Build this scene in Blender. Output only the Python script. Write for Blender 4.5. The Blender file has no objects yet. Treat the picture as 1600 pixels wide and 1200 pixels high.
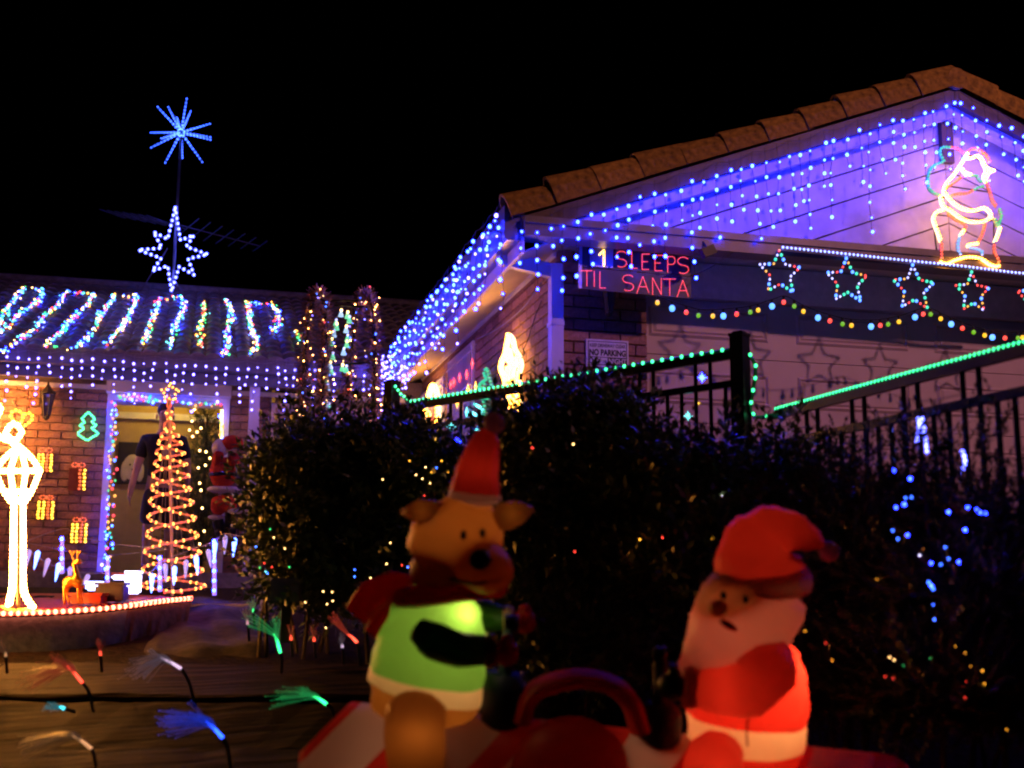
import bpy, math, random
import numpy as np
from mathutils import Vector, Matrix
random.seed(7); np.random.seed(7)
PI = math.pi
scn = bpy.context.scene
col = scn.collection

# ------------------------------------------------------------------ camera
F = 1900.0; YAW = math.radians(14.4); PITCH = math.atan(330/1900.0); ROLL = math.radians(0.3)
CO = Vector((0, 0, 1.5))
fw = Vector((math.sin(YAW)*math.cos(PITCH), math.cos(YAW)*math.cos(PITCH), math.sin(PITCH)))
rt = Vector((math.cos(YAW), -math.sin(YAW), 0)); up = rt.cross(fw)
r2 = rt*math.cos(ROLL) + up*math.sin(ROLL); u2 = up*math.cos(ROLL) - rt*math.sin(ROLL)
FH = Vector((math.sin(YAW), math.cos(YAW), 0))
camd = bpy.data.cameras.new('camera'); cam = bpy.data.objects.new('camera', camd); col.objects.link(cam)
cam.matrix_world = Matrix(((r2.x, u2.x, -fw.x, CO.x), (r2.y, u2.y, -fw.y, CO.y), (r2.z, u2.z, -fw.z, CO.z), (0, 0, 0, 1)))
camd.sensor_width = 36; camd.lens = F/1600*36; camd.clip_start = .05; camd.clip_end = 500
camd.dof.use_dof = True; camd.dof.focus_distance = 10; camd.dof.aperture_fstop = 1.6
scn.camera = cam
# ------------------------------------------------------------------ night sky
w = bpy.data.worlds.new('World'); scn.world = w; w.use_nodes = True
wn = w.node_tree.nodes; bgn = wn['Background']
sky = wn.new('ShaderNodeTexSky'); sky.sky_type = 'NISHITA'; sky.sun_disc = False
sky.sun_elevation = math.radians(-6); sky.sun_rotation = math.radians(200)
w.node_tree.links.new(sky.outputs['Color'], bgn.inputs['Color']); bgn.inputs['Strength'].default_value = 0.004
# ------------------------------------------------------------------ street lamp light (its shadows fall on the garage door)
ld = bpy.data.lights.new('street_lamp', 'SPOT'); ld.energy = 1700; ld.color = (1.0, .37, .42); ld.shadow_soft_size = .16
ld.spot_size = math.radians(46); ld.spot_blend = .85
lo = bpy.data.objects.new('street_lamp', ld); col.objects.link(lo); lo.location = (9.1, -1.5, 8.75)
lo.rotation_euler = (Vector((4.6, 8.4, 3.9)) - Vector(lo.location)).to_track_quat('-Z', 'Y').to_euler()
scn.view_settings.view_transform = 'Standard'; scn.view_settings.look = 'None'; scn.view_settings.gamma = 1
scn.view_settings.exposure = 0; scn.view_settings.use_curve_mapping = False
scn.cycles.filter_width = 2.1; scn.cycles.max_bounces = 6; scn.cycles.diffuse_bounces = 3; scn.cycles.glossy_bounces = 3
scn.cycles.transmission_bounces = 4; scn.cycles.use_light_tree = True; scn.cycles.sample_clamp_indirect = 6
scn.cycles.caustics_reflective = False; scn.cycles.caustics_refractive = False
try:
    scn.cycles.use_denoising = True; scn.cycles.denoiser = 'OPENIMAGEDENOISE'
except Exception: pass

# ------------------------------------------------------------------ where a sight line meets a real plane
def ray(px, py): return fw + r2*((px-800)/F) - u2*((py-600)/F)
def PY(px, py, y): d = ray(px, py); return CO + d*(y/d.y)
def PX(px, py, x): d = ray(px, py); return CO + d*(x/d.x)
def PZ(px, py, z): d = ray(px, py); return CO + d*((z-1.5)/d.z)
def PD(px, py, t): return CO + ray(px, py)*t
def PP(px, py, p0, n): d = ray(px, py); return CO + d*((p0-CO).dot(n)/d.dot(n))
def lerp(a, b, t): return a + (b-a)*t
def ground_z(x, y):
    d = x*FH.x + y*FH.y
    for a, za, b, zb in ((-99, 0, 3.3, 0), (3.3, 0, 5.0, .45), (5.0, .45, 6.8, 1.08), (6.8, 1.08, 9.2, 1.47), (9.2, 1.47, 11, 1.55)):
        if d <= b: return za + (zb-za)*max(0, (d-a)/(b-a))
    return 1.55

# ------------------------------------------------------------------ materials
MC = {}
def nodes(name):
    m = bpy.data.materials.new(name); m.use_nodes = True
    return m, m.node_tree.nodes, m.node_tree.links, m.node_tree.nodes['Principled BSDF']
def mat(name, c, rough=.6, metal=0, var=.12, scale=14, bump=.15, rnd=0, spec=.4):
    if name in MC: return MC[name]
    m, n, l, b = nodes(name)
    tc = n.new('ShaderNodeTexCoord'); no = n.new('ShaderNodeTexNoise'); no.inputs['Scale'].default_value = scale
    no.inputs['Detail'].default_value = 6; l.new(tc.outputs['Object'], no.inputs['Vector'])
    mx = n.new('ShaderNodeMixRGB'); mx.blend_type = 'MULTIPLY'; mx.inputs['Fac'].default_value = 1
    mr = n.new('ShaderNodeMapRange'); mr.inputs['To Min'].default_value = 1-var*1.6; mr.inputs['To Max'].default_value = 1+var
    mr.inputs['From Min'].default_value = .25; mr.inputs['From Max'].default_value = .75
    l.new(no.outputs['Fac'], mr.inputs['Value']); l.new(mr.outputs['Result'], mx.inputs['Color2']); mx.inputs['Color1'].default_value = (*c, 1)
    out = mx.outputs['Color']
    if rnd:
        oi = n.new('ShaderNodeObjectInfo'); hs = n.new('ShaderNodeHueSaturation')
        m2 = n.new('ShaderNodeMapRange'); m2.inputs['To Min'].default_value = 1-rnd; m2.inputs['To Max'].default_value = 1+rnd*.6
        l.new(oi.outputs['Random'], m2.inputs['Value']); l.new(m2.outputs['Result'], hs.inputs['Value']); l.new(out, hs.inputs['Color']); out = hs.outputs['Color']
    l.new(out, b.inputs['Base Color']); b.inputs['Roughness'].default_value = rough; b.inputs['Metallic'].default_value = metal
    b.inputs['Specular IOR Level'].default_value = spec
    if bump:
        bp = n.new('ShaderNodeBump'); bp.inputs['Strength'].default_value = bump; bp.inputs['Distance'].default_value = .02
        l.new(no.outputs['Fac'], bp.inputs['Height']); l.new(bp.outputs['Normal'], b.inputs['Normal'])
    MC[name] = m; return m
def glow(name, rgb, k=1.0):
    if name in MC: return MC[name]
    m, n, l, b = nodes(name)
    b.inputs['Base Color'].default_value = (.3, .3, .3, 1); b.inputs['Roughness'].default_value = .3
    mxv = max(rgb)
    b.inputs['Emission Color'].default_value = (rgb[0]/mxv, rgb[1]/mxv, rgb[2]/mxv, 1); b.inputs['Emission Strength'].default_value = mxv*k
    MC[name] = m; return m
def wood(name, c1, c2, scale=3.0, axis=0, rough=.75):
    m, n, l, b = nodes(name)
    tc = n.new('ShaderNodeTexCoord'); mp = n.new('ShaderNodeMapping'); s = [scale*9]*3; s[axis] = scale*.5
    mp.inputs['Scale'].default_value = s; no = n.new('ShaderNodeTexNoise'); no.inputs['Scale'].default_value = 1.6; no.inputs['Detail'].default_value = 9
    l.new(tc.outputs['Object'], mp.inputs['Vector']); l.new(mp.outputs['Vector'], no.inputs['Vector'])
    cr = n.new('ShaderNodeValToRGB'); cr.color_ramp.elements[0].position = .35; cr.color_ramp.elements[1].position = .68
    cr.color_ramp.elements[0].color = (*c1, 1); cr.color_ramp.elements[1].color = (*c2, 1)
    l.new(no.outputs['Fac'], cr.inputs['Fac']); l.new(cr.outputs['Color'], b.inputs['Base Color']); b.inputs['Roughness'].default_value = rough; b.inputs['Specular IOR Level'].default_value = .08
    bp = n.new('ShaderNodeBump'); bp.inputs['Strength'].default_value = .6; bp.inputs['Distance'].default_value = .02
    l.new(no.outputs['Fac'], bp.inputs['Height']); l.new(bp.outputs['Normal'], b.inputs['Normal']); return m
def inflatable(name, c, trans=.55):
    m, n, l, b = nodes(name)
    tc = n.new('ShaderNodeTexCoord'); no = n.new('ShaderNodeTexNoise'); no.inputs['Scale'].default_value = 9; no.inputs['Detail'].default_value = 4
    l.new(tc.outputs['Object'], no.inputs['Vector'])
    bp = n.new('ShaderNodeBump'); bp.inputs['Strength'].default_value = .5; bp.inputs['Distance'].default_value = .04; l.new(no.outputs['Fac'], bp.inputs['Height'])
    b.inputs['Base Color'].default_value = (*c, 1); b.inputs['Roughness'].default_value = .45; l.new(bp.outputs['Normal'], b.inputs['Normal'])
    tr = n.new('ShaderNodeBsdfTranslucent'); tr.inputs['Color'].default_value = (*c, 1); ms = n.new('ShaderNodeMixShader'); ms.inputs['Fac'].default_value = trans
    l.new(b.outputs['BSDF'], ms.inputs[1]); l.new(tr.outputs['BSDF'], ms.inputs[2]); l.new(ms.outputs['Shader'], n['Material Output'].inputs['Surface']); return m

M_brick = mat('brick_clay', (.36, .19, .12), .85, var=.25, scale=40, bump=.4, rnd=.32)
M_mortar = mat('mortar', (.20, .16, .14), .95, var=.2, scale=60, bump=.3)
M_white = mat('white_paint', (.72, .69, .66), .45, var=.06, scale=5, bump=.03)
M_cream = mat('cream_paint', (.66, .56, .45), .5, var=.08, scale=4, bump=.03)
M_siding = mat('siding_paint', (.62, .58, .58), .5, var=.16, scale=5, bump=.12, rnd=.07)
M_door = mat('garage_door_paint', (.60, .48, .51), .42, var=.05, scale=5, bump=.03)
M_barge = mat('barge_brown', (.10, .06, .045), .5, var=.2, scale=12, bump=.1)
M_gutter = mat('gutter_metal', (.17, .15, .155), .35, .3, var=.12, scale=10, bump=.03)
M_tile = mat('roof_tile', (.24, .21, .21), .5, var=.3, scale=18, bump=.3, rnd=.25)
M_terra = mat('terracotta', (.36, .20, .03), .85, var=.42, scale=22, bump=.6, rnd=.22)
M_black = mat('black_steel', (.012, .012, .014), .38, .2, var=.15, scale=30, bump=.05)
M_wire = mat('dark_wire', (.03, .025, .03), .6, bump=0)
M_wwire = mat('pale_wire', (.35, .30, .35), .6, bump=0)
M_dark = mat('dark_metal', (.03, .028, .027), .4, .3, bump=.05)
M_glassd = mat('dark_glass', (.02, .02, .025), .08, bump=0, spec=.6)
M_soil = mat('soil', (.02, .014, .011), .95, var=.5, scale=25, bump=.9, spec=.05)
M_conc = mat('concrete', (.34, .31, .30), .9, var=.2, scale=20, bump=.3)
M_alu = mat('aluminium', (.5, .5, .52), .35, .8, var=.1, bump=.03)

# ------------------------------------------------------------------ mesh builder
class MB:
    def __init__(s): s.v = []; s.f = []; s.m = []
    def add(s, vs, fs, m=0):
        o = len(s.v); s.v += [tuple(v) for v in vs]; s.f += [tuple(i+o for i in f) for f in fs]; s.m += [m]*len(fs)
    def hexa(s, p, m=0):  # 8 corners: bottom loop, top loop
        s.add(p, [(3, 2, 1, 0), (4, 5, 6, 7), (0, 1, 5, 4), (1, 2, 6, 5), (2, 3, 7, 6), (3, 0, 4, 7)], m)
    def box(s, x0, x1, y0, y1, z0, z1, m=0):
        s.hexa([(x0, y0, z0), (x1, y0, z0), (x1, y1, z0), (x0, y1, z0), (x0, y0, z1), (x1, y0, z1), (x1, y1, z1), (x0, y1, z1)], m)
    def obox(s, c, a, b, d, m=0):
        c, a, b, d = map(Vector, (c, a, b, d))
        s.hexa([c-a-b-d, c+a-b-d, c+a+b-d, c-a+b-d, c-a-b+d, c+a-b+d, c+a+b+d, c-a+b+d], m)
    def bar(s, p, q, wx, wy, m=0, upv=(0, 0, 1)):
        p, q = Vector(p), Vector(q); t = (q-p).normalized(); u = Vector(upv)
        if abs(t.dot(u)) > .98: u = Vector((0, 1, 0))
        sd = t.cross(u).normalized(); u = sd.cross(t)
        s.obox((p+q)/2, (q-p)/2, sd*wx/2, u*wy/2, m)
    def tube(s, pts, r, n=6, m=0, closed=False, cap=True):
        pts = [Vector(p) for p in pts]; k = len(pts); rr = r if isinstance(r, (list, tuple)) else [r]*k
        rings = []; prev = None
        for i in range(k):
            a = pts[i-1] if (i > 0 or closed) else pts[i]; b = pts[(i+1) % k] if (i < k-1 or closed) else pts[i]
            t = (b-a)
            t = t.normalized() if t.length > 1e-9 else Vector((0, 0, 1))
            if prev is None:
                prev = t.orthogonal().normalized()
            nn = prev - t*prev.dot(t)
            prev = nn.normalized() if nn.length > 1e-6 else t.orthogonal().normalized()
            bn = t.cross(prev)
            rings.append([pts[i] + (prev*math.cos(2*PI*j/n) + bn*math.sin(2*PI*j/n))*rr[i] for j in range(n)])
        vs = [v for R in rings for v in R]; fs = []
        for i in range(k if closed else k-1):
            a = i*n; b = ((i+1) % k)*n
            for j in range(n): fs.append((a+j, a+(j+1) % n, b+(j+1) % n, b+j))
        if cap and not closed: fs += [tuple(range(n-1, -1, -1)), tuple(range((k-1)*n, k*n))]
        s.add(vs, fs, m)
    def ball(s, c, r, seg=14, rings=9, m=0, R=None):
        c = Vector(c); r = (r, r, r) if not isinstance(r, (list, tuple)) else r
        vs = []; fs = []
        def P(x, y, z):
            v = Vector((x*r[0], y*r[1], z*r[2])); return c + (R @ v if R is not None else v)
        vs.append(P(0, 0, 1))
        for i in range(1, rings):
            a = PI*i/rings
            for j in range(seg): b = 2*PI*j/seg; vs.append(P(math.sin(a)*math.cos(b), math.sin(a)*math.sin(b), math.cos(a)))
        vs.append(P(0, 0, -1)); e = len(vs)-1
        for j in range(seg): fs.append((0, 1+j, 1+(j+1) % seg)); fs.append((e, 1+(rings-2)*seg+(j+1) % seg, 1+(rings-2)*seg+j))
        for i in range(rings-2):
            for j in range(seg): a = 1+i*seg; fs.append((a+j, a+seg+j, a+seg+(j+1) % seg, a+(j+1) % seg))
        s.add(vs, fs, m)
    def ico(s, c, r, m=0):
        g = (1+5**.5)/2; q = r/math.sqrt(1+g*g); c = Vector(c)
        V = [(-1, g, 0), (1, g, 0), (-1, -g, 0), (1, -g, 0), (0, -1, g), (0, 1, g), (0, -1, -g), (0, 1, -g), (g, 0, -1), (g, 0, 1), (-g, 0, -1), (-g, 0, 1)]
        FF = [(0, 11, 5), (0, 5, 1), (0, 1, 7), (0, 7, 10), (0, 10, 11), (1, 5, 9), (5, 11, 4), (11, 10, 2), (10, 7, 6), (7, 1, 8), (3, 9, 4), (3, 4, 2), (3, 2, 6), (3, 6, 8), (3, 8, 9), (4, 9, 5), (2, 4, 11), (6, 2, 10), (8, 6, 7), (9, 8, 1)]
        s.add([c+Vector(v)*q for v in V], FF, m)
    def prism(s, pts, off, m=0):
        pts = [Vector(p) for p in pts]; off = Vector(off); n = len(pts)
        s.add(pts + [p+off for p in pts], [tuple(range(n)), tuple(range(2*n-1, n-1, -1))] + [(i, i+n, (i+1) % n+n, (i+1) % n) for i in range(n)], m)
    def lathe(s, c, prof, n=16, m=0, ax=None):
        c = Vector(c); R = ax if ax is not None else Matrix.Identity(3); vs = []; fs = []; k = len(prof)
        for r, z in prof:
            for j in range(n): a = 2*PI*j/n; vs.append(c + R @ Vector((r*math.cos(a), r*math.sin(a), z)))
        for i in range(k-1):
            for j in range(n): fs.append((i*n+j, i*n+(j+1) % n, (i+1)*n+(j+1) % n, (i+1)*n+j))
        fs += [tuple(range(n-1, -1, -1)), tuple(range((k-1)*n, k*n))]
        s.add(vs, fs, m)
    def build(s, name, mats, parent=None, smooth=False, origin=None):
        me = bpy.data.meshes.new(name); og = Vector(origin) if origin is not None else (WL.get(parent, Vector()) if parent else Vector())
        me.from_pydata([(v[0]-og.x, v[1]-og.y, v[2]-og.z) for v in s.v], [], s.f)
        for mm in (mats if isinstance(mats, (list, tuple)) else [mats]): me.materials.append(mm)
        if max(s.m, default=0) > 0: me.polygons.foreach_set('material_index', s.m)
        if smooth: me.polygons.foreach_set('use_smooth', [True]*len(me.polygons))
        me.update(); o = bpy.data.objects.new(name, me); col.objects.link(o)
        if parent: o.parent = parent; WL[o] = WL[parent]
        else: o.location = og; WL[o] = og
        return o
WL = {}
def tag(o, label, cat, group=None, kind=None):
    o['label'] = label; o['category'] = cat
    if group: o['group'] = group
    if kind: o['kind'] = kind
    return o
def thing(name, label, cat, loc, group=None):
    o = bpy.data.objects.new(name, None); o.empty_display_size = .1; col.objects.link(o); o.location = Vector(loc); WL[o] = Vector(loc)
    return tag(o, label, cat, group)
def inst(mesh, name, parent, pos, rot=None, scale=None):
    o = bpy.data.objects.new(name, mesh); col.objects.link(o); o.parent = parent; o.location = Vector(pos) - WL[parent]
    if rot is not None: o.rotation_euler = rot
    if scale is not None: o.scale = scale
    WL[o] = Vector(pos); return o
BULB = {}
def bulb_mesh(m, r):
    k = (m.name, round(r, 4))
    if k not in BULB:
        b = MB(); b.ball((0, 0, 0), (r, r, r*1.12), 8, 5); me = bpy.data.meshes.new('bulb'); me.from_pydata(b.v, [], b.f); me.materials.append(m)
        me.polygons.foreach_set('use_smooth', [True]*len(me.polygons)); BULB[k] = me
    return BULB[k]
def light_string(name, label, cat, loc, wires, bulbs, group=None, wr=.002, wm=None, joined=None):
    t = thing(name, label, cat, loc, group)
    if wires:
        b = MB()
        for p in wires: b.tube(p, wr, 4, cap=False)
        b.build('wire', wm or M_wire, t)
    if joined:
        keys = []; b = MB()
        for p, m, r in bulbs:
            if m not in keys: keys.append(m)
            b.ico(p, r, keys.index(m))
        o = b.build('bulbs', keys, t); o['kind'] = 'stuff'
    else:
        for p, m, r in bulbs: inst(bulb_mesh(m, r), 'bulb', t, p)
    return t
def resample(pts, step):
    pts = [Vector(p) for p in pts]; out = [pts[0].copy()]; acc = 0
    for a, b in zip(pts, pts[1:]):
        L = (b-a).length; d = step-acc
        while d <= L: out.append(a+(b-a)*(d/L)); d += step
        acc = (acc+L) % step if L else acc
    return out
def spline(pts, n=8, closed=False):
    pts = [Vector(p) for p in pts]; k = len(pts); out = []
    for i in range(k if closed else k-1):
        if closed: p0, p1, p2, p3 = (pts[(i+j-1) % k] for j in range(4))
        else: p0, p1, p2, p3 = pts[max(i-1, 0)], pts[i], pts[i+1], pts[min(i+2, k-1)]
        for j in range(n):
            t = j/n; out.append(.5*((2*p1)+(p2-p0)*t+(2*p0-5*p1+4*p2-p3)*t*t+(3*p1-p0-3*p2+p3)*t**3))
    if not closed: out.append(pts[-1])
    return out

# ------------------------------------------------------------------ light colours
G = {
 'ice': glow('led_ice_blue', (.65, 1.6, 105), 1.0), 'violet': glow('led_violet', (2.0, 1.6, 15), 1.0), 'blue': glow('led_blue', (.4, 1.5, 12)),
 'green': glow('led_green', (.1, 2.6, .6)), 'red': glow('led_red', (5, .25, .15)), 'amber': glow('led_amber', (6, 2.4, .15)),
 'warm': glow('led_warm', (9, 5, 1.6)), 'cyan': glow('led_cyan', (.5, 3.4, 3.4)), 'white': glow('led_white', (9, 9, 12)),
 'pink': glow('led_pink', (6, .8, 2.4)), 'yellow': glow('led_yellow', (12, 8, .5)),
 'rail_green': glow('rail_green', (.16, 3.4, 1.15)), 'rope_green': glow('rope_green', (.01, .62, .25)), 'rope_red': glow('rope_red', (1.7, .15, .05)), 'rope_warm': glow('rope_warm', (24, 9, .75)),
 'star_blue': glow('star_blue', (.25, .8, 4.5)), 'star_red': glow('star_red', (2.2, .12, .1)), 'star_cyan': glow('star_cyan', (.05, 1.2, .75)), 'star_amber': glow('star_amber', (1.7, .75, .08)), 'star_green': glow('star_green', (.06, 1.1, .3)), 'edge_red': glow('edge_red', (14, 2.2, 1.0)),
 'rope_ice': glow('rope_ice', (1.0, 1.4, 4.5)), 'rope_blue': glow('rope_blue', (.08, .55, 1.5)), 'lantern': glow('lantern_rope', (170, 60, 9)),
 'spiral': glow('spiral_bulb', (5.5, 1.9, .3)), 'sign_red': glow('sign_led_red', (2.6, .17, .15)), 'sign_amber': glow('sign_led_amber', (9, 4.5, .4)),
 'bulb_blue': glow('globe_blue', (.25, .85, 3.2)), 'bulb_red': glow('globe_red', (2.2, .13, .07)), 'bulb_green': glow('globe_green', (.15, .5, .008)), 'bulb_yellow': glow('globe_yellow', (1.5, .75, .02)),
 'dimred': glow('gift_red', (1.3, .16, .02)), 'dimyel': glow('gift_yellow', (3.6, 2.0, .12)), 'star': glow('star_white_blue', (1.3, 1.5, 14)), 'burst': glow('burst_blue', (.5, 1.3, 13)), 'tinsel': glow('tinsel_warm', (38, 14, 3)), 'star_white': glow('star_white', (1.1, 1.1, 2.6)),
}

# ================================================================== ground
def sheet(name, pts_fn, nu, nv, m, parent=None, smooth=True):
    b = MB(); vs = [pts_fn(i/nu, j/nv) for j in range(nv+1) for i in range(nu+1)]
    fs = [(j*(nu+1)+i, j*(nu+1)+i+1, (j+1)*(nu+1)+i+1, (j+1)*(nu+1)+i) for j in range(nv) for i in range(nu)]
    b.add(vs, fs); return b.build(name, m, parent, smooth)
def gfn(s, t):
    dd = [-30, -8, 0, 2, 3.3, 4, 4.6, 5, 5.6, 6.2, 6.8, 7.4, 8, 8.6, 9.2, 10, 11, 14, 20, 40, 90, 200]
    k = t*(len(dd)-1); d = dd[int(round(k))]; r = (s-.5)*2; r = r*abs(r)*120
    x = r*rt.x + d*FH.x; y = r*rt.y + d*FH.y
    z = ground_z(x, y) + (.02*math.sin(x*5.1+y*2.2)*math.cos(y*4.3) if 4 < d < 9.3 and abs(r) < 8 else 0)
    return (x, y, z)
g = sheet('ground', gfn, 90, 21, M_soil); g['kind'] = 'structure'
b = MB(); b.box(-6, 2.4, 12.3, 13.72, 1.2, 1.7); tag(b.build('porch_slab', M_conc), 'pale concrete porch slab in front of the doorway', 'slab', kind='structure')

# ================================================================== shared house parts
def brick_mesh(name, L):
    me = bpy.data.meshes.new(name); h = .038; d = .012; c = .004; l = L/2; dd = .03
    v = [(-l, dd, -h), (l, dd, -h), (l, dd, h), (-l, dd, h), (-l, -d+c, -h), (l, -d+c, -h), (l, -d+c, h), (-l, -d+c, h),
         (-l+c, -d, -h+c), (l-c, -d, -h+c), (l-c, -d, h-c), (-l+c, -d, h-c)]
    f = [(0, 1, 5, 4), (1, 2, 6, 5), (2, 3, 7, 6), (3, 0, 4, 7), (4, 5, 9, 8), (5, 6, 10, 9), (6, 7, 11, 10), (7, 4, 8, 11), (8, 9, 10, 11)]
    me.from_pydata(v, [], f); me.materials.append(M_brick); return me
BR = brick_mesh('brick', .23)
# face: 'y' = wall facing -Y at plane y ; 'x' = wall facing -X at plane x.  a0..a1 along the wall
def lay_bricks(parent, face, plane, a0, a1, z0, z1, holes=(), phase=0, flip=False):
    row = 0; z = z1-.044; n = 0
    while z > z0:
        a = a0 - (.12 if (row+phase) % 2 else 0)
        while a < a1-.02:
            s, e = max(a, a0), min(a+.23, a1); a += .24
            if e-s < .03: continue
            segs = [(s, e)]
            for (h0, h1, hz0, hz1) in holes:
                if hz0-.02 < z < hz1+.02:
                    ns = []
                    for (p, q) in segs:
                        if q <= h0 or p >= h1: ns.append((p, q)); continue
                        if p < h0: ns.append((p, h0))
                        if q > h1: ns.append((h1, q))
                    segs = ns
            for p, q in segs:
                if q-p < .03: continue
                c = (p+q)/2; sc = ((q-p)/.23, random.uniform(.92, 1.1), 1)
                if face == 'y': inst(BR, 'brick', parent, (c, plane, z), (0, 0, random.uniform(-.006, .006)), sc)
                else: inst(BR, 'brick', parent, (plane, c, z), (0, 0, -PI/2), sc)
                n += 1
        z -= .086; row += 1
    return n

# ================================================================== GARAGE WING
XS, YG, YH, CE = 2.485, 8.332, 13.82, 4.02
XG, YB, XA = 1.93, 7.75, 5.505          # gutter line, barge plane, apex
XR = 2*XA-XG
ga = thing('garage', 'brick garage wing with blue lit gable and pale sectional door', 'garage', (5.5, 10, 1.6))
b = MB()
b.box(XS+.012, XS+.25, YG+.012, YH+.2, .6, CE)                    # side wall core
b.box(XS+.25, 3.17, YG+.012, YG+.25, .6, CE)                      # pier core
b.box(8.05, 8.6, YG+.012, YG+.25, .6, CE)
b.box(3.17, 8.05, YG+.14, YG+.3, 3.76, CE)                        # header core
b.build('wall', M_mortar, ga)
cx = lambda px, py: PX(px, py, XS)
w1 = (cx(744, 532).y, cx(705, 565).y)
w2 = (cx(697, 585).y, cx(657, 625).y)
wz1 = cx(744, 532).z; wz2 = cx(697, 588).z
lay_bricks(ga, 'x', XS, YG, YH, 2.93, CE, holes=[(w1[0], w1[1], 2.0, wz1), (w2[0], w2[1], 2.0, wz2)])
lay_bricks(ga, 'y', YG, XS, 3.17, 2.72, CE, phase=1)
# door header panel, painted pale to lift the shade on it
b = MB(); b.box(3.17, 8.05, YG+.05, YG+.139, 3.74, CE-.003); b.build('door_header', mat('header_paint', (.8, .7, .78), .5, bump=.03), ga)
# sectional door with pressed panels
DY = 8.45
for k, (z0, z1) in enumerate(((1.6, 2.27), (2.276, 2.784), (2.79, 3.296), (3.302, 3.738))):
    b = MB(); b.box(3.18, 8.04, DY, DY+.04, z0, z1)
    sec = b.build('door_panel', M_door, ga)
    pm = MB(); x = 3.235
    while x < 7.9:
        a0, a1 = x, min(x+.985, 7.98); zb, zt = z0+.135, z1-.115
        if k == 3: zt = z1-.06
        # raised field with sloped sides and a grooved surround
        o = [(a0, DY-.001, zb), (a1, DY-.001, zb), (a1, DY-.001, zt), (a0, DY-.001, zt)]
        i1 = [(a0+.02, DY-.014, zb+.02), (a1-.02, DY-.014, zb+.02), (a1-.02, DY-.014, zt-.02), (a0+.02, DY-.014, zt-.02)]
        i2 = [(a0+.035, DY-.002, zb+.036), (a1-.035, DY-.002, zb+.036), (a1-.035, DY-.002, zt-.036), (a0+.035, DY-.002, zt-.036)]
        i3 = [(a0+.06, DY-.012, zb+.05), (a1-.06, DY-.012, zb+.05), (a1-.06, DY-.012, zt-.05), (a0+.06, DY-.012, zt-.05)]
        q = [(j, (j+1) % 4, (j+1) % 4+4, j+4) for j in range(4)]
        pm.add(o+i1+i2+i3, q+[tuple(u+4 for u in f) for f in q]+[tuple(u+8 for u in f) for f in q]+[(12, 13, 14, 15)])
        x += 1.222
    pm.build('pressed_panel', M_door, sec)
# rake lines on the barge plane
A = PY(875, 322, YB); Bp = PY(1500, 137, YB); SL = (Bp.z-A.z)/(Bp.x-A.x)
zr = lambda x: A.z + SL*((x if x <= XA else 2*XA-x)-A.x)       # top of barge board
ZAP = zr(XA); ZB = 4.04
def rake_board(name, y0, y1, t0, t1, m, x0=XG+.02):
    b = MB()
    for sgn in (1, -1):
        xe = XA + sgn*(XA-x0) if sgn == 1 else x0
        xe = x0 if sgn == -1 else 2*XA-x0
        p = [(xe, y0, zr(xe)-t0), (XA, y0, ZAP-t0), (XA, y0, ZAP-t1), (xe, y0, zr(xe)-t1)]
        b.prism(p, (0, y1-y0, 0))
    return b.build(name, m, ga)
rake_board('barge_board', YB-.02, YB+.03, 0, .125, M_barge, XG+.12)
rake_board('barge_trim', YB+.032, YB+.10, .10, .21, M_siding, XG+.3)
# chevron cladding, one board at a time
SY = YB+.16; h = .218
for sgn in (1, -1):
    for k in range(7):
        zu = lambda x: zr(x)-.16-k*h
        zl = lambda x: zr(x)-.16-(k+1)*h+.013
        fx = lambda f: max(XG+.3, A.x + (ZB - f(A.x))/SL)
        if zu(XA) <= ZB+.02: break
        xa = fx(zu); xl = fx(zl) if zl(XA) > ZB else None
        p = [(xa, ZB if zu(xa) <= ZB+1e-4 else zu(xa)), (XA-.004, zu(XA-.004))]
        p += [(XA-.004, zl(XA-.004)), (xl, ZB)] if xl is not None and xl < XA-.01 else [(XA-.004, ZB)]
        b = MB(); pts = [((x if sgn == 1 else 2*XA-x), SY, z) for x, z in p]
        b.prism(pts, (0, .03, 0)); b.build('gable_board', M_siding, ga)
b = MB(); b.prism([(XG+.3, SY+.034, ZB), (XR-.3, SY+.034, ZB), (XA, SY+.034, ZAP-.15)], (0, .03, 0)); b.build('gable_backing', M_barge, ga)
b = MB(); b.box(XA-.05, XA+.05, SY-.05, SY-.003, ZAP-.55, ZAP-.13); b.build('king_post', M_barge, ga)
# beam along the foot of the gable, soffit behind it
b = MB(); b.box(XG+.13, XR-.13, YB-.05, YB+.12, 3.915, 4.035); b.box(XG+.13, XR-.13, YB-.065, YB-.052, 4.0, 4.05); b.build('gable_beam', mat('beam_metal', (.16, .14, .15), .4, .2, bump=.04), ga)
b = MB(); b.box(XS-.02, XR-.2, YB+.122, YG+.4, 4.024, 4.036); b.build('front_soffit', M_white, ga)
# side eave: gutter, fascia, raked soffit with cover strips
b = MB(); b.prism([(XG, YB, 3.90), (XG+.02, YB, 3.885), (XG+.115, YB, 3.89), (XG+.115, YB, 4.17), (XG+.105, YB, 4.17), (XG+.02, YB, 4.10), (XG, YB, 4.13)], (0, YH-.5-YB, 0)); b.build('gutter', M_gutter, ga)
b = MB(); b.box(XG+.118, XG+.142, YB, YH-.4, 3.80, 4.12); b.build('fascia', M_cream, ga)
b = MB(); b.prism([(XG+.143, YB+.1, 3.825), (XS+.02, YB+.1, 4.018), (XS+.02, YB+.1, 4.03), (XG+.143, YB+.1, 3.837)], (0, YH-.1-YB, 0)); b.build('side_soffit', M_cream, ga)
b = MB(); b.box(XS-.035, XS-.013, YG, YH, 3.965, 4.0); b.build('soffit_trim', M_white, ga)
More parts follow.
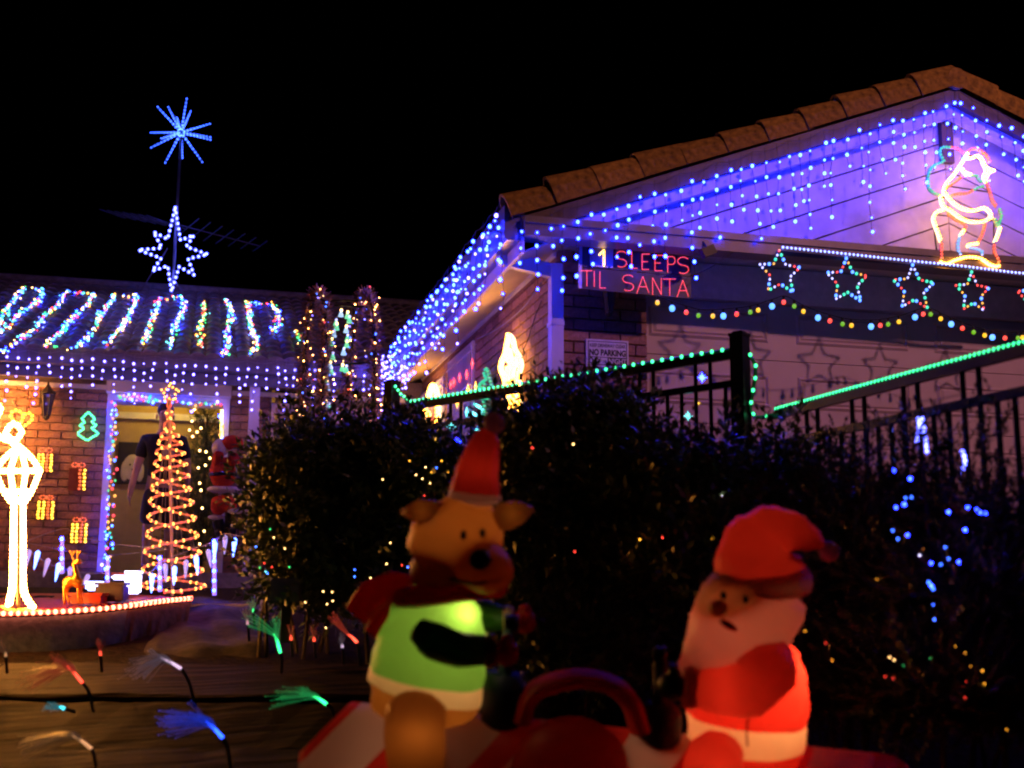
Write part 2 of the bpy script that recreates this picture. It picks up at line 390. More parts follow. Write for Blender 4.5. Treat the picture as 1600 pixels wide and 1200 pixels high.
# downpipe: swan neck from the gutter and down the corner
b = MB(); b.bar((XG+.06, YB+.4, 3.87), (XS-.03, YG-.05, 3.83), .06, .10); b.box(XS-.085, XS+.005, YG-.125, YG-.03, .8, 3.88); b.box(XS-.09, XS+.01, YG-.13, YG-.014, 3.42, 3.45)
b.build('downpipe', M_white, ga)
# roof sheets and verge caps
b = MB()
for sgn in (1, -1):
    f = (lambda x: x) if sgn == 1 else (lambda x: 2*XA-x)
    b.hexa([(f(XG+.02), YB+.03, zr(XG+.02)+.0), (f(XA), YB+.03, ZAP), (f(XA), 19, ZAP), (f(XG+.02), 19, zr(XG+.02)),
            (f(XG+.02), YB+.03, zr(XG+.02)+.05), (f(XA), YB+.03, ZAP+.05), (f(XA), 19, ZAP+.05), (f(XG+.02), 19, zr(XG+.02)+.05)])
b.build('roof', M_tile, ga)
th = math.atan(SL); capL = .345
cm = MB(); n = 9; P1 = []; P2 = []
for i in range(n):
    a = PI*i/(n-1); c, s = math.cos(a), math.sin(a)
    P1.append((-.01, -.085*c, (.20*s**.6 if s > 0 else 0))); P2.append((capL+.03, -.075*c, (.17*s**.6 if s > 0 else 0)))
vs = P1+P2+[(x, y*.85, z-.02) for x, y, z in P1]; cm.add(vs, [(i, i+1, n+i+1, n+i) for i in range(n-1)]+[(i+1, i, 2*n+i, 2*n+i+1) for i in range(n-1)])
cme = bpy.data.meshes.new('verge_tile'); cme.from_pydata(cm.v, [], cm.f); cme.materials.append(M_terra)
Lr = (XA-XG)/math.cos(th); k = 0
while k*capL < Lr-.05:
    s = k*capL+.05; p = Vector((XG+s*math.cos(th), YB+.02, zr(XG)+.015+s*math.sin(th)))
    inst(cme, 'verge_tile', ga, p, (random.uniform(-.03, .03), -th+random.uniform(-.015, .015), random.uniform(-.02, .02)), (1, 1, 1+random.uniform(-.1, .1)))
    inst(cme, 'verge_tile', ga, (2*XA-p.x, p.y, p.z), (0, -th, PI), (1, 1, 1)); k += 1
b = MB(); b.tube([(XA, YB-.06, ZAP+.07), (XA, YB+.4, ZAP+.07)], .085, 14); b.build('apex_cap', M_terra, ga)
# side windows with security screens
def screen_window(y0, y1, z1, z0, lattice):
    wf = MB()
    for (a, c, d, e) in ((y0, y0+.05, z0, z1), (y1-.05, y1, z0, z1), (y0+.05, y1-.05, z1-.05, z1), ((y0+y1)/2-.02, (y0+y1)/2+.02, z0, z1-.05)): wf.box(XS-.035, XS+.03, a, c, d, e)
    f = wf.build('window_frame', M_white, ga)
    gl = MB(); gl.box(XS-.004, XS+.008, y0+.05, y1-.05, z0, z1-.05); gl.build('pane', M_glassd, f)
    sc = MB(); n = int((y1-y0)/.075)
    for i in range(1, n): yy = y0+(y1-y0)*i/n; sc.box(XS-.05, XS-.037, yy-.005, yy+.005, z0, z1-.03)
    for zz in (z1-.1, z1-.42): sc.box(XS-.052, XS-.036, y0, y1, zz-.006, zz+.006)
    if lattice:
        h2 = (y0+y1)/2; s = .11
        for i in range(-8, 14):
            for sg in (1, -1):
                a, c = (y0+i*s, z0) if sg == 1 else (y0+i*s, z1-.45)
                pts = []
                for q in range(30):
                    yy, zz = a+q*.035, c+sg*q*.05
                    if y0 < yy < h2+.12 and z0 < zz < z1-.45: pts.append((XS-.045, yy, zz))
                if len(pts) > 1: sc.bar(pts[0], pts[-1], .008, .008)
    sc.build('security_screen', M_white, f)
screen_window(w1[0], w1[1], wz1, 2.0, True); screen_window(w2[0], w2[1], wz2, 2.2, False)

# ================================================================== HOUSE
ho = thing('brick_house', 'single storey brick house with dark tiled roof and open lit doorway', 'house', (-1, 14, 1.7))
WT = 3.735; DX0, DX1 = PY(183, 700, YH).x, PY(343, 700, YH).x; DZ = PY(200, 627, YH).z
WX0, WX1 = PY(424, 640, YH).x, PY(476, 640, YH).x; PX2 = PY(412, 640, YH).x
b = MB(); b.box(-9, DX0-.09, YH+.013, YH+.25, 1, WT+.2); b.box(DX1+.06, WX0, YH+.013, YH+.25, 1, WT+.2); b.box(WX1, XS, YH+.013, YH+.25, 1, WT+.2); b.box(WX0, WX1, YH+.013, YH+.25, 1, 2.3)
b.box(DX0-.09, DX1+.06, YH+.013, YH+.25, DZ+.02, WT+.2); b.build('wall', M_mortar, ho)
lay_bricks(ho, 'y', YH, -2.42, DX0-.13, 1.7, WT); lay_bricks(ho, 'y', YH, DX1+.1, WX0-.02, 1.7, WT, phase=1)
# return reveal of the left wall beside the door (angled cream boxing over the door)
b = MB(); b.box(DX0-.13, DX0-.06, YH-.03, YH+.3, 1.7, DZ); b.box(DX1+.02, DX1+.09, YH-.03, YH+.3, 1.7, DZ); b.box(DX0-.13, DX1+.09, YH-.03, YH+.3, DZ, DZ+.07); b.build('door_frame', M_white, ho)
b = MB(); b.box(DX0-.14, DX1+.1, YH-.16, YH+.005, DZ+.075, WT+.06); b.build('door_pelmet', M_white, ho)
# eave: lining boards, fascia, gutter
b = MB(); b.box(-9, XG, 13.33, YH+.2, 3.80, 3.815); b.build('soffit', M_cream, ho)
b = MB(); b.box(-9, DX0-.15, YH-.05, YH+.008, WT-.045, WT+.003); b.box(DX1+.11, XS, YH-.05, YH+.008, WT-.045, WT+.003); b.build('soffit_trim', M_white, ho)
b = MB(); b.box(-9, XG+.1, 13.30, 13.33, 3.72, 3.97); b.build('fascia', mat('fascia_grey', (.13, .115, .12), .5, bump=.03), ho)
b = MB(); b.prism([(-9, 13.298, 3.84), (-9, 13.2, 3.85), (-9, 13.18, 3.99), (-9, 13.2, 3.995), (-9, 13.298, 3.98)], (9+XG+.05, 0, 0)); b.build('gutter', M_gutter, ho)
# roof: sheet under interlocking tiles
RP = .4; rp0 = Vector((0, 13.22, 3.985)); rd = Vector((0, 1, RP)).normalized(); rn = Vector((0, -RP, 1)).normalized()
RL = 5.05
b = MB(); e0 = rp0 - rn*.03; b.hexa([(-9, e0.y, e0.z), (9, e0.y, e0.z), (9, e0.y+RL*rd.y, e0.z+RL*rd.z), (-9, e0.y+RL*rd.y, e0.z+RL*rd.z), (-9, e0.y, e0.z+.015), (9, e0.y, e0.z+.015), (9, e0.y+RL*rd.y, e0.z+RL*rd.z+.015), (-9, e0.y+RL*rd.y, e0.z+RL*rd.z+.015)]); b.build('roof', M_tile, ho)
tw, tl = .33, .345; prof = []
for i in range(13): t = i/12; prof.append((t*tw, .034*max(0, math.sin(PI*((t*2) % 1.0 if t < 1 else 1)))**.8))
tv = [(x, 0, z+.03) for x, z in prof]+[(x, tl+.03, z+.006) for x, z in prof]+[(x, 0, 0.0) for x, z in prof]
tf = [(i, i+1, 14+i, 13+i) for i in range(12)]+[(i+1, i, 26+i, 27+i) for i in range(12)]
tme = bpy.data.meshes.new('roof_tile'); tme.from_pydata(tv, [], tf); tme.materials.append(M_tile)
rang = math.atan(RP); rows = int(RL/tl); cnt = 0; rest = MB()
for r in range(rows):
    for c in range(-9, 9):
        p = rp0 + rd*(r*tl-.02) + Vector((c*tw, 0, 0)); p.z += random.uniform(-.004, .004)
        q = p-CO; s = q.dot(fw); sx = 800+F*q.dot(r2)/s
        if sx > 690 or sx < -60: continue
        if cnt < 296: inst(tme, 'roof_tile', ho, p, (rang, 0, random.uniform(-.008, .008))); cnt += 1
        else:
            Mx = Matrix.Rotation(rang, 3, 'X'); rest.add([p+Mx@Vector(v) for v in tv], tf)
if rest.v: rest.build('roof_tiles', M_tile, ho)['kind'] = 'stuff'
b = MB(); rc = rp0+rd*(RL); b.tube([(-9, rc.y, rc.z-.02), (9, rc.y, rc.z-.02)], .1, 10); b.build('ridge_cap', M_tile, ho)
# lattice screen window and pale panel door on the recessed front
f = MB(); fz = 3.62
for (a, c, d, e) in ((WX0, WX0+.045, 2.0, fz), (WX1-.045, WX1, 2.0, fz), (WX0+.045, WX1-.045, fz-.05, fz)): f.box(a, c, YH-.04, YH+.03, d, e)
fr = f.build('window_frame', M_cream, ho)
b = MB(); b.box(WX0+.045, WX1-.045, YH+.0, YH+.012, 2.0, fz-.05); b.build('pane', mat('curtain', (.45, .36, .28), .8, bump=.1), fr)
b = MB(); s = .085
for i in range(-26, 10):
    for sg in (1, -1):
        pts = [(WX0+.045+i*s+q*.02 if sg == 1 else WX1-.045-i*s-q*.02, YH-.02, 2.0+q*.026) for q in range(62)]
        pts = [p for p in pts if WX0+.045 < p[0] < WX1-.045 and p[2] < fz-.05]
        if len(pts) > 1: b.bar(pts[0], pts[-1], .006, .006)
b.build('lattice', M_white, fr)
dx0, dx1 = PY(500, 640, YH).x, PY(598, 640, YH).x
b = MB(); b.box(dx0, dx1, YH-.02, YH+.012, 1.7, 3.6); b.box(dx0-.05, dx0-.003, YH-.035, YH+.011, 1.7, 3.65); b.box(dx1+.003, dx1+.05, YH-.035, YH+.011, 1.7, 3.65)
for i in range(6): xx = dx0+.06+i*(dx1-dx0-.1)/6; b.box(xx, xx+.012, YH-.03, YH-.021, 1.75, 3.55)
b.build('side_door', M_cream, ho)
px0 = PY(389, 650, 13.36).x; px1 = PY(405, 650, 13.36).x
b = MB(); b.box(px0, px1, 13.35, 13.46, 1.7, 3.80); tag(b.build('porch_post', M_white), 'white square porch post beside the climbing Santa plush', 'post')
# interior of the doorway
ri = thing('hallway', 'ochre painted hallway seen through the open front door', 'room', (-.4, 15, 1.7)); ri['kind'] = 'structure'; del ri['category']; del ri['label']
M_och = mat('ochre_paint', (.5, .36, .14), .7, var=.06, bump=.03)
b = MB(); b.box(DX0-.9, DX1+.6, 15.6, 15.65, 1.7, 4.1); b.box(DX0-.95, DX0-.9, YH+.26, 15.65, 1.7, 4.1); b.box(DX1+.6, DX1+.65, YH+.26, 15.65, 1.7, 4.1); b.build('wall', M_och, ri)
b = MB(); b.box(DX0-.9, DX1+.6, YH+.26, 15.6, 4.1, 4.15); b.box(DX0-.9, DX1+.6, YH-.1, 15.6, 1.66, 1.7); b.build('floor', M_conc, ri)
b = MB(); b.box(DX0-.9, DX1+.6, 15.53, 15.599, 3.62, 3.7); b.build('picture_rail', M_white, ri)
cl = thing('ceiling_lamp', 'dim warm ceiling lamp inside the hallway above the door', 'lamp', (-.4, 14.9, 3.98))
b = MB(); b.ball((-.4, 14.9, 3.98), (.13, .13, .1), 12, 8); b.build('lamp_shade', glow('hall_lamp', (40, 25, 5)), cl, True)
pc = thing('picture', 'dark framed picture of a pale shaggy dog head', 'picture', tuple(PY(217, 725, 15.55)))
p0, p1 = PY(185, 690, 15.55), PY(250, 757, 15.55)
b = MB(); b.box(p0.x, p1.x, 15.56, 15.598, p1.z, p0.z); b.build('canvas', mat('picture_dark', (.03, .022, .018), .6), pc)
c = PY(207, 730, 15.55); b = MB(); b.ball((c.x, 15.556, c.z), (.12, .012, .16), 14, 8); b.ball((c.x-.09, 15.556, c.z-.05), (.05, .01, .13), 10, 6); b.ball((c.x+.09, 15.556, c.z-.05), (.05, .01, .13), 10, 6); b.build('dog_head', mat('picture_pale', (.62, .52, .36), .8), pc, True)
b = MB(); b.ball((c.x-.03, 15.543, c.z+.03), (.012, .004, .012), 8, 6); b.ball((c.x+.05, 15.543, c.z+.03), (.012, .004, .012), 8, 6); b.ball((c.x+.01, 15.543, c.z-.03), (.02, .004, .015), 8, 6); b.build('dog_eyes', M_black, pc, True)

# ================================================================== icicle light strings
def icicles(path, step, drop_fn, nrm, mats_fn, r, jit=.016):
    pts = resample(path, step); wires = []; bulbs = []; top = []
    for i, p in enumerate(pts):
        p = p + nrm*random.uniform(0, .02); n, sp = drop_fn(i); wp = [p.copy()]; q = p.copy()
        for k in range(n):
            q = q + Vector((random.uniform(-jit, jit), random.uniform(-jit, jit), -sp*random.uniform(.75, 1.2)))
            wp.append(q.copy()); bulbs.append((q + nrm*.012, mats_fn(i, k), r*random.choice((.62, .8, 1, 1, 1.1))))
        wires.append(wp); top.append(p)
    wires.append([lerp(a, b, t) + Vector((0, 0, -.03*math.sin(PI*t))) for a, b in zip(top[::3], top[3::3]) for t in (0, .33, .67)] or top)
    return wires, bulbs
pat = [3, 4, 2, 5, 3, 4, 2, 3, 5, 3]
gpath = [Vector((x, YB-.045, zr(x)-.03)) for x in np.linspace(XG+.12, XA, 40)]
wr_, bl_ = icicles(gpath, .102, lambda i: (pat[i % 10] + (i % 3 == 1) + (1 if i > 8 else 0), .118), Vector((0, -1, 0)), lambda i, k: G['ice'], .0118)
light_string('icicle_lights', 'blue icicle lights along the left rake of the garage gable', 'string lights', gpath[0], wr_, bl_, 'icicle lights on the eaves')
gpath2 = [Vector((x, YB-.045, zr(x)-.03)) for x in np.linspace(XA, XA+1.3, 12)]
wr_, bl_ = icicles(gpath2, .12, lambda i: (pat[(i+3) % 10]+1, .12), Vector((0, -1, 0)), lambda i, k: G['ice'], .0118)
light_string('icicle_lights', 'short run of blue icicle lights right of the gable apex', 'string lights', gpath2[0], wr_, bl_, 'icicle lights on the eaves')
spath = [Vector((XG-.02, y, 4.16)) for y in np.linspace(YB-.02, 12.7, 40)]
wr_, bl_ = icicles(spath, .125, lambda i: (pat[(i*3) % 10]+1+(i % 2), .105), Vector((-1, 0, 0)), lambda i, k: G['ice'] if (i*7+k*3) % 5 else G['violet'], .0125, .02)
light_string('icicle_lights', 'dense blue icicle lights along the side gutter of the garage', 'string lights', spath[0], wr_, bl_, 'icicle lights on the eaves')
spath = [Vector((XG+.03+.1*math.sin(k*.8), 12.45+.06*k, 4.12-.03*(k % 3))) for k in range(14)]
wr_, bl_ = icicles(spath, .07, lambda i: (5+i % 3, .07), Vector((-1, 0, 0)), lambda i, k: G['violet'], .0135, .03)
light_string('icicle_lights', 'bunched violet icicle lights where the two gutters meet', 'string lights', spath[0], wr_, bl_, 'icicle lights on the eaves')
hpath = [Vector((x, 13.165, 3.985 - .02*abs(math.sin((x+3)*1.6)))) for x in np.linspace(-2.4, 1.85, 60)]
hp = [4, 3, 5, 3, 6, 3, 4, 7, 3, 4, 6, 3]
wr_, bl_ = icicles(hpath, .105, lambda i: (hp[i % 12], .088), Vector((0, -1, 0)), lambda i, k: G['violet'], .0122)
light_string('icicle_lights', 'violet white icicle lights along the front gutter of the house', 'string lights', hpath[0], wr_, bl_, 'icicle lights on the eaves', wm=M_wwire)

# ================================================================== multicoloured runs over the roof tiles
RLP = rp0 + rn*.075
def onroof(px, py): return PP(px, py, RLP, rn)
runs = [[(-20, 535), (2, 500), (20, 472), (36, 450), (56, 452), (68, 456), (62, 468), (35, 488), (15, 510), (0, 518), (-20, 530)],
        [(5, 550), (22, 540), (40, 525), (58, 510), (70, 492), (88, 482), (100, 462), (106, 457), (122, 458), (146, 460), (138, 475), (122, 490), (106, 506), (92, 522), (75, 535), (72, 545), (95, 546)],
        [(112, 546), (130, 538), (142, 525), (150, 508), (158, 493), (170, 478), (177, 462), (192, 464), (214, 462), (212, 475), (206, 488), (198, 496), (192, 512), (180, 525), (166, 538)],
        [(224, 537), (232, 525), (234, 510), (240, 495), (247, 478), (250, 466), (266, 467), (284, 464), (288, 475), (284, 490), (277, 505), (270, 520), (268, 535), (266, 545)],
        [(318, 474), (320, 485), (319, 497), (314, 505), (310, 518), (312, 530), (313, 545)],
        [(354, 470), (360, 482), (362, 495), (358, 508), (353, 520), (357, 532), (354, 545), (350, 556)],
        [(386, 472), (388, 485), (390, 500), (393, 515), (400, 530), (398, 545), (394, 556)],
        [(392, 473), (405, 476), (415, 476), (425, 475), (432, 485), (436, 498), (434, 508), (427, 520)],
        [(462, 518), (470, 524), (466, 532)]]
lbl = ['looped multicolour lights at the left end of the roof', 'zigzag of multicolour lights above the wall lantern on the roof', 'multicolour light loop on the roof left of the star mast',
       'multicolour light loop on the roof tiles just below the star mast', 'short dim green and red light run right of the star mast', 'single blue and amber light run down the roof tiles',
       'multicolour light run meeting the top of a neighbouring blue run', 'blue and amber light run along the ridge and down the tiles', 'three green lights on the roof beside the tinsel arch']
cyc = ['blue', 'ice', 'star', 'amber', 'cyan', 'red', 'blue', 'star', 'green', 'ice', 'warm', 'cyan', 'red', 'green', 'amber', 'cyan']
for q, (R_, lb) in enumerate(zip(runs, lbl)):
    pts = resample([onroof(*p) for p in R_], .058); bl_ = []
    cc = cyc if q < 4 else (['green', 'cyan', 'red', 'green', 'amber'] if q in (4, 8) else ['blue', 'ice', 'amber', 'star', 'cyan', 'green', 'red', 'warm'])
    for i, p in enumerate(pts):
        for j in range(random.choice((1, 1, 2))):
            o = Vector((random.gauss(0, .02), 0, 0)) + rd*random.gauss(0, .04) + rn*random.uniform(-.01, .03)
            bl_.append((p+o, G[random.choice(cc)], random.choice((.008, .011, .0145))))
    light_string('roof_lights', lb, 'string lights', pts[0], [pts], bl_, 'coloured lights looped over the roof tiles', joined=True)

# ================================================================== mast with two stars and aerial
MY = 17.2
def PM(px, py): return PY(px, py, MY)
mast = thing('antenna_mast', 'thin television antenna mast on the roof ridge between two star lights', 'antenna', PM(271, 462))
b = MB(); b.tube([PM(269, 464), PM(283, 215)], .018, 6); b.build('pole', M_alu, mast)
b = MB(); b.tube([PM(262, 388), PM(215, 462)], .008, 5); b.tube([PM(272, 436), PM(288, 462)], .008, 5); b.box(*sorted((PM(240, 462).x, PM(300, 462).x)), MY-.05, MY+.05, PM(270, 464).z-.03, PM(270, 464).z); b.build('stay', M_gutter, mast)
b = MB(); c = PM(275, 350)
for k, (d, L) in enumerate(((Vector((.95, .3, -.1)), 1.0), (Vector((-.8, .5, .22)), .9))):
    L *= 1.25; b.tube([c, c+d*L], .009, 5)
    for j in range(7):
        m_ = c+d*L*(j+1)/7; e = Vector((.4, -.9, .12)) if k == 0 else Vector((.75, .6, -.05)); b.tube([m_-e*.36*(1-j*.06), m_+e*.36*(1-j*.06)], .007, 4)
b.build('aerial', mat('aerial_dull', (.10, .10, .11), .6, bump=0), mast)
# eight pointed outline star
st = thing('star_light', 'large eight pointed star light outlined in white low on the roof mast', 'star light', PM(270, 395))
outer = [(274, 325), (303, 368), (325, 398), (303, 430), (268, 456), (238, 424), (216, 391), (240, 363)]
inner = [(282, 376), (291, 386), (294, 405), (280, 417), (262, 416), (252, 404), (253, 388), (262, 374)]
pth = []
for o_, i_ in zip(outer, inner): pth += [PY(*o_, MY-.06), PY(*i_, MY-.06)]
b = MB(); b.tube(pth, .008, 5, closed=True); b.build('frame', M_alu, st)
for p in resample(pth+[pth[0]], .078): inst(bulb_mesh(G['star'], .0185), 'bulb', st, p + Vector((0, -.02, 0)))
# spiked starburst
sb = thing('starburst_light', 'spiky blue starburst light on the tip of the roof mast', 'star light', PM(283, 207))
c = PM(283, 207); tips = [(263, 165), (292, 166), (276, 178), (247, 176), (235, 198), (236, 225), (258, 248), (285, 243), (316, 245), (328, 224), (329, 213), (328, 190), (298, 170), (253, 222)]
for k, t_ in enumerate(tips):
    e = PM(*t_) + Vector((0, random.uniform(-.3, .3), 0)); b = MB(); b.tube([c, e], [.012, .005], 5); ry = b.build('ray', glow('ray_blue', (.0, .03, .22)), sb)
    n = 9
    for j in range(1, n+1): inst(bulb_mesh(G['burst'], .0150-.0008*j), 'bulb', ry, lerp(c, e, j/n))

# ================================================================== beam rope, hanging stars, festoon, sign
LY = YB-.09
rp = [PY(x, y, LY) for x, y in ((1222, 388), (1300, 396), (1400, 407), (1500, 417), (1580, 427), (1640, 432))]
rl = thing('rope_light', 'white blue rope light along the right part of the garage beam', 'rope light', rp[0])
b = MB(); b.tube(rp, .016, 8); b.build('tube', mat('clear_tube', (.5, .5, .58), .2, bump=0), rl)
for p in resample(rp, .033): inst(bulb_mesh(G['rope_ice'], .0085), 'bead', rl, p + Vector((0, -.014, .004)))
scol = ['star_blue', 'star_white', 'star_white', 'star_red', 'star_cyan', 'star_amber', 'star_blue', 'star_cyan', 'star_red']
for k, (sx, sy, r_, sk) in enumerate(((1218, 427, 33, 1), (1323, 440, 33, 1), (1427, 451, 33, 1), (1519, 458, 29, .93), (1618, 468, 30, 1))):
    c = PY(sx, sy, 7.66); R_ = (PY(sx+r_, sy, 7.66)-c).length
    pth = [c + Vector((math.sin(PI*i/5)*(R_ if i % 2 == 0 else R_*.48)*sk, 0, math.cos(PI*i/5)*(R_ if i % 2 == 0 else R_*.48))) for i in range(10)]
    pos = ('leftmost of all', 'second from the left', 'left of the chimney Santa', 'under the chimney Santa', 'at the right edge of the row')[k]
    s_ = thing('star_light', 'hanging five pointed star in coloured rope light, ' + pos, 'star light', c, 'coloured stars hanging under the garage beam')
    b = MB(); b.tube(pth, .007, 6, closed=True); b.tube([pth[0], Vector((pth[0].x, 7.69, 3.93))], .003, 4); b.build('frame', mat('star_tube', (.12, .12, .2), .3, bump=0), s_)
    for j, p in enumerate(resample(pth+[pth[0]], .036)):
        cc = G[random.choice(scol)]; inst(bulb_mesh(cc, .0115 if cc in (G['star_blue'], G['star_cyan']) else .0085), 'bead', s_, p + Vector((0, -.008, 0)))
fp = [(1027, 463), (1050, 471), (1082, 481), (1100, 484), (1130, 483), (1172, 478), (1206, 468), (1228, 463), (1255, 477), (1290, 490), (1330, 499), (1375, 499), (1410, 492), (1448, 481), (1480, 494), (1515, 508), (1550, 517), (1590, 519), (1630, 512)]
FY = 7.72; fpts = spline([PY(x, y, FY) for x, y in fp], 6)
fs = thing('festoon_lights', 'festoon string of coloured globe bulbs swagged across the garage door', 'string lights', fpts[0])
b = MB(); b.tube(fpts, .0035, 5); b.build('cable', M_wire, fs)
bx = [1027, 1051, 1070, 1092, 1112, 1130, 1149, 1172, 1187, 1206, 1226, 1240, 1257, 1278, 1296, 1314, 1333, 1357, 1373, 1388, 1405, 1426, 1439, 1453, 1470, 1487, 1501, 1522, 1536, 1553, 1571, 1587, 1600]
xs_ = [(800+F*((p-CO).dot(r2))/((p-CO).dot(fw))) for p in fpts]
fc = ['bulb_yellow', 'bulb_blue', 'bulb_red', 'bulb_green']
for k, x in enumerate(bx):
    i = int(np.argmin(np.abs(np.array(xs_)-x))); p = fpts[i]; kk = fc[k % 4]
    s_ = MB(); s_.tube([p, p-Vector((0, 0, .03))], .009, 6); so = s_.build('socket', M_dark, fs)
    r = .0215 if kk == 'bulb_blue' else .0165
    o = inst(bulb_mesh(G[kk], r), 'bulb', fs, p - Vector((0, 0, .03+r*.9)))
# countdown sign
q = [PY(*p, 7.93) for p in ((904, 383), (1079, 400), (1079, 467), (903, 450))]
sg = thing('countdown_sign', 'dark sign with red dotted letters reading 1 SLEEPS TIL SANTA', 'sign', q[3])
ux = (q[1]-q[0]).normalized(); W_ = (q[1]-q[0]).length; uz = Vector((0, 0, 1)); uz = (uz-ux*uz.dot(ux)).normalized(); H_ = (q[0]-q[3]).length; uy = uz.cross(ux)
bo = (q[0]+q[2])/2
b = MB(); b.obox(bo + uz*H_*.255, ux*W_/2, uy*.006, uz*H_*.242); b.obox(bo - uz*H_*.255, ux*W_*.502, uy*.006, uz*H_*.25); b.build('board', mat('sign_board', (.06, .045, .04), .35, bump=.05), sg)
b = MB(); b.obox(bo + uz*H_*.26 - ux*W_*.30 - uy*.009, ux*W_*.1, uy*.002, uz*H_*.22); b.obox(bo - ux*W_*.485 - uy*.009, ux*.012, uy*.002, uz*H_*.5); b.build('metal_edge', M_alu, sg)
b = MB(); b.tube([bo+uz*H_*.49-ux*.3, Vector((bo.x-.32, 7.93, 4.022))], .003, 4); b.tube([bo+uz*H_*.49+ux*.3, Vector((bo.x+.3, 7.93, 4.022))], .003, 4); b.build('hanger', M_wire, sg)
arc = lambda cx, cy, rx, ry, a0, a1, n=9: [(cx+rx*math.cos(math.radians(a0+(a1-a0)*i/n)), cy+ry*math.sin(math.radians(a0+(a1-a0)*i/n))) for i in range(n+1)]
ST = {'S': [arc(.5, .74, .45, .24, 35, 270)+arc(.5, .26, .45, .24, 90, -145)], 'L': [[(.1, 1), (.1, 0), (.9, 0)]], 'E': [[(.9, 1), (.1, 1), (.1, 0), (.9, 0)], [(.1, .5), (.75, .5)]],
      'P': [[(.1, 0), (.1, 1), (.6, 1)]+arc(.6, .75, .32, .25, 90, -90)+[(.1, .5)]], 'T': [[(0, 1), (1, 1)], [(.5, 1), (.5, 0)]], 'I': [[(.5, 1), (.5, 0)]],
      'A': [[(0, 0), (.5, 1), (1, 0)], [(.2, .38), (.8, .38)]], 'N': [[(.05, 0), (.05, 1), (.95, 0), (.95, 1)]], '1': [[(.1, .72), (.55, 1), (.55, 0)]]}
def signpos(px, py): d = ray(px, py); n = uy; return CO + d*((bo-uy*.012-CO).dot(n)/d.dot(n))
def letter(ch, x0, y0, x1, y1, lean=0):   # photo box of the letter on the board
    b = MB(); key = 'sign_amber' if ch == '1' else 'sign_red'
    for s_ in ST[ch]:
        P3 = [signpos(lerp(x0, x1, u), lerp(y1, y0, v)) for u, v in s_]
        for p in resample(P3, .0098 if ch != '1' else .006): b.ico(p, .0035 if ch != '1' else .006)
    o = b.build('letter', G[key], sg); o['label'] = 'amber numeral 1' if ch == '1' else 'red dotted letter ' + ch
for ch, x0, y0, x1, y1 in (('1', 935, 391, 951, 416), ('S', 962, 392, 980, 418), ('L', 986, 394, 998, 419), ('E', 1002, 397, 1016, 421), ('E', 1022, 399, 1037, 423), ('P', 1042, 401, 1056, 425), ('S', 1058, 401, 1077, 428),
                           ('T', 908, 423, 926, 448), ('I', 923, 424, 934, 449), ('L', 936, 425, 949, 450), ('S', 972, 429, 991, 455), ('A', 995, 432, 1014, 458), ('N', 1019, 434, 1034, 460), ('T', 1037, 436, 1056, 461), ('A', 1058, 438, 1076, 464)):
    letter(ch, x0, y0, x1, y1)
# small floodlight and cables under the beam
p = PY(1106, 393, 7.66); fl = thing('floodlight', 'small unlit black floodlight under the garage beam', 'floodlight', p)
b = MB(); b.obox(p, (.045, 0, .02), (0, .03, 0), (-.015, 0, .03)); b.build('housing', M_black, fl)
b = MB(); b.tube([p+Vector((0, 0, .02)), p+Vector((-.02, .05, .09))], .008, 5); b.build('bracket', M_black, fl)
b = MB(); b.tube(spline([PY(1078, 432, 7.9), PY(1110, 418, 7.7), PY(1135, 400, 7.72), PY(1150, 392, 7.72)], 5), .004, 5); tag(b.build('cable', M_wire), 'dark power cable running from the countdown sign to the beam', 'cable')
b = MB(); b.tube(spline([PX(846, 440, XS-.02), PX(820, 478, XS-.02), PX(780, 512, XS-.02), PX(745, 530, XS-.02)], 6), .005, 5); tag(b.build('cable', M_wwire), 'pale cable drooping across the garage side wall', 'cable')
b = MB(); b.tube(spline([PX(846, 470, XS-.02), PX(836, 495, XS-.02), PX(825, 530, XS-.03), PX(817, 548, XS-.05)], 5), .004, 5); tag(b.build('cable', M_wire), 'dark cable down to the golden figure on the garage side wall', 'cable')
# no parking sign
c0, c1, c3 = PY(916, 529, YG-.03), PY(982, 533, YG-.03), PY(917, 572, YG-.03)
nw, nh = c1.x-c0.x, c0.z-c3.z; npk = thing('parking_sign', 'small white no parking sign on the brick pier', 'sign', (c0.x+nw/2, YG-.03, c0.z-nh/2))
M_ink = mat('sign_ink', (.01, .01, .012), .5, bump=0); M_sw = mat('sign_white', (.78, .77, .78), .4, bump=0)
b = MB(); b.box(c0.x, c0.x+nw, YG-.03, YG-.016, c0.z-nh, c0.z); b.build('plate', M_sw, npk)
b = MB(); e = .012; fx0, fx1, fz0, fz1 = c0.x+.014, c0.x+nw-.014, c0.z-nh+.014, c0.z-.014; t_ = .005
for (a, c, d, f_) in ((fx0, fx1, fz1-t_, fz1), (fx0, fx1, fz0, fz0+t_), (fx0, fx0+t_, fz0, fz1), (fx1-t_, fx1, fz0, fz1), (fx0, fx1, fz0+nh*.27, fz0+nh*.27+t_)): b.box(a, c, YG-.0325, YG-.0301, d, f_)
xm = lerp(fx0, fx1, .5); b.box(xm, fx1-.001, YG-.0335, YG-.0302, fz0+.001, fz0+nh*.27); b.build('border', M_ink, npk)
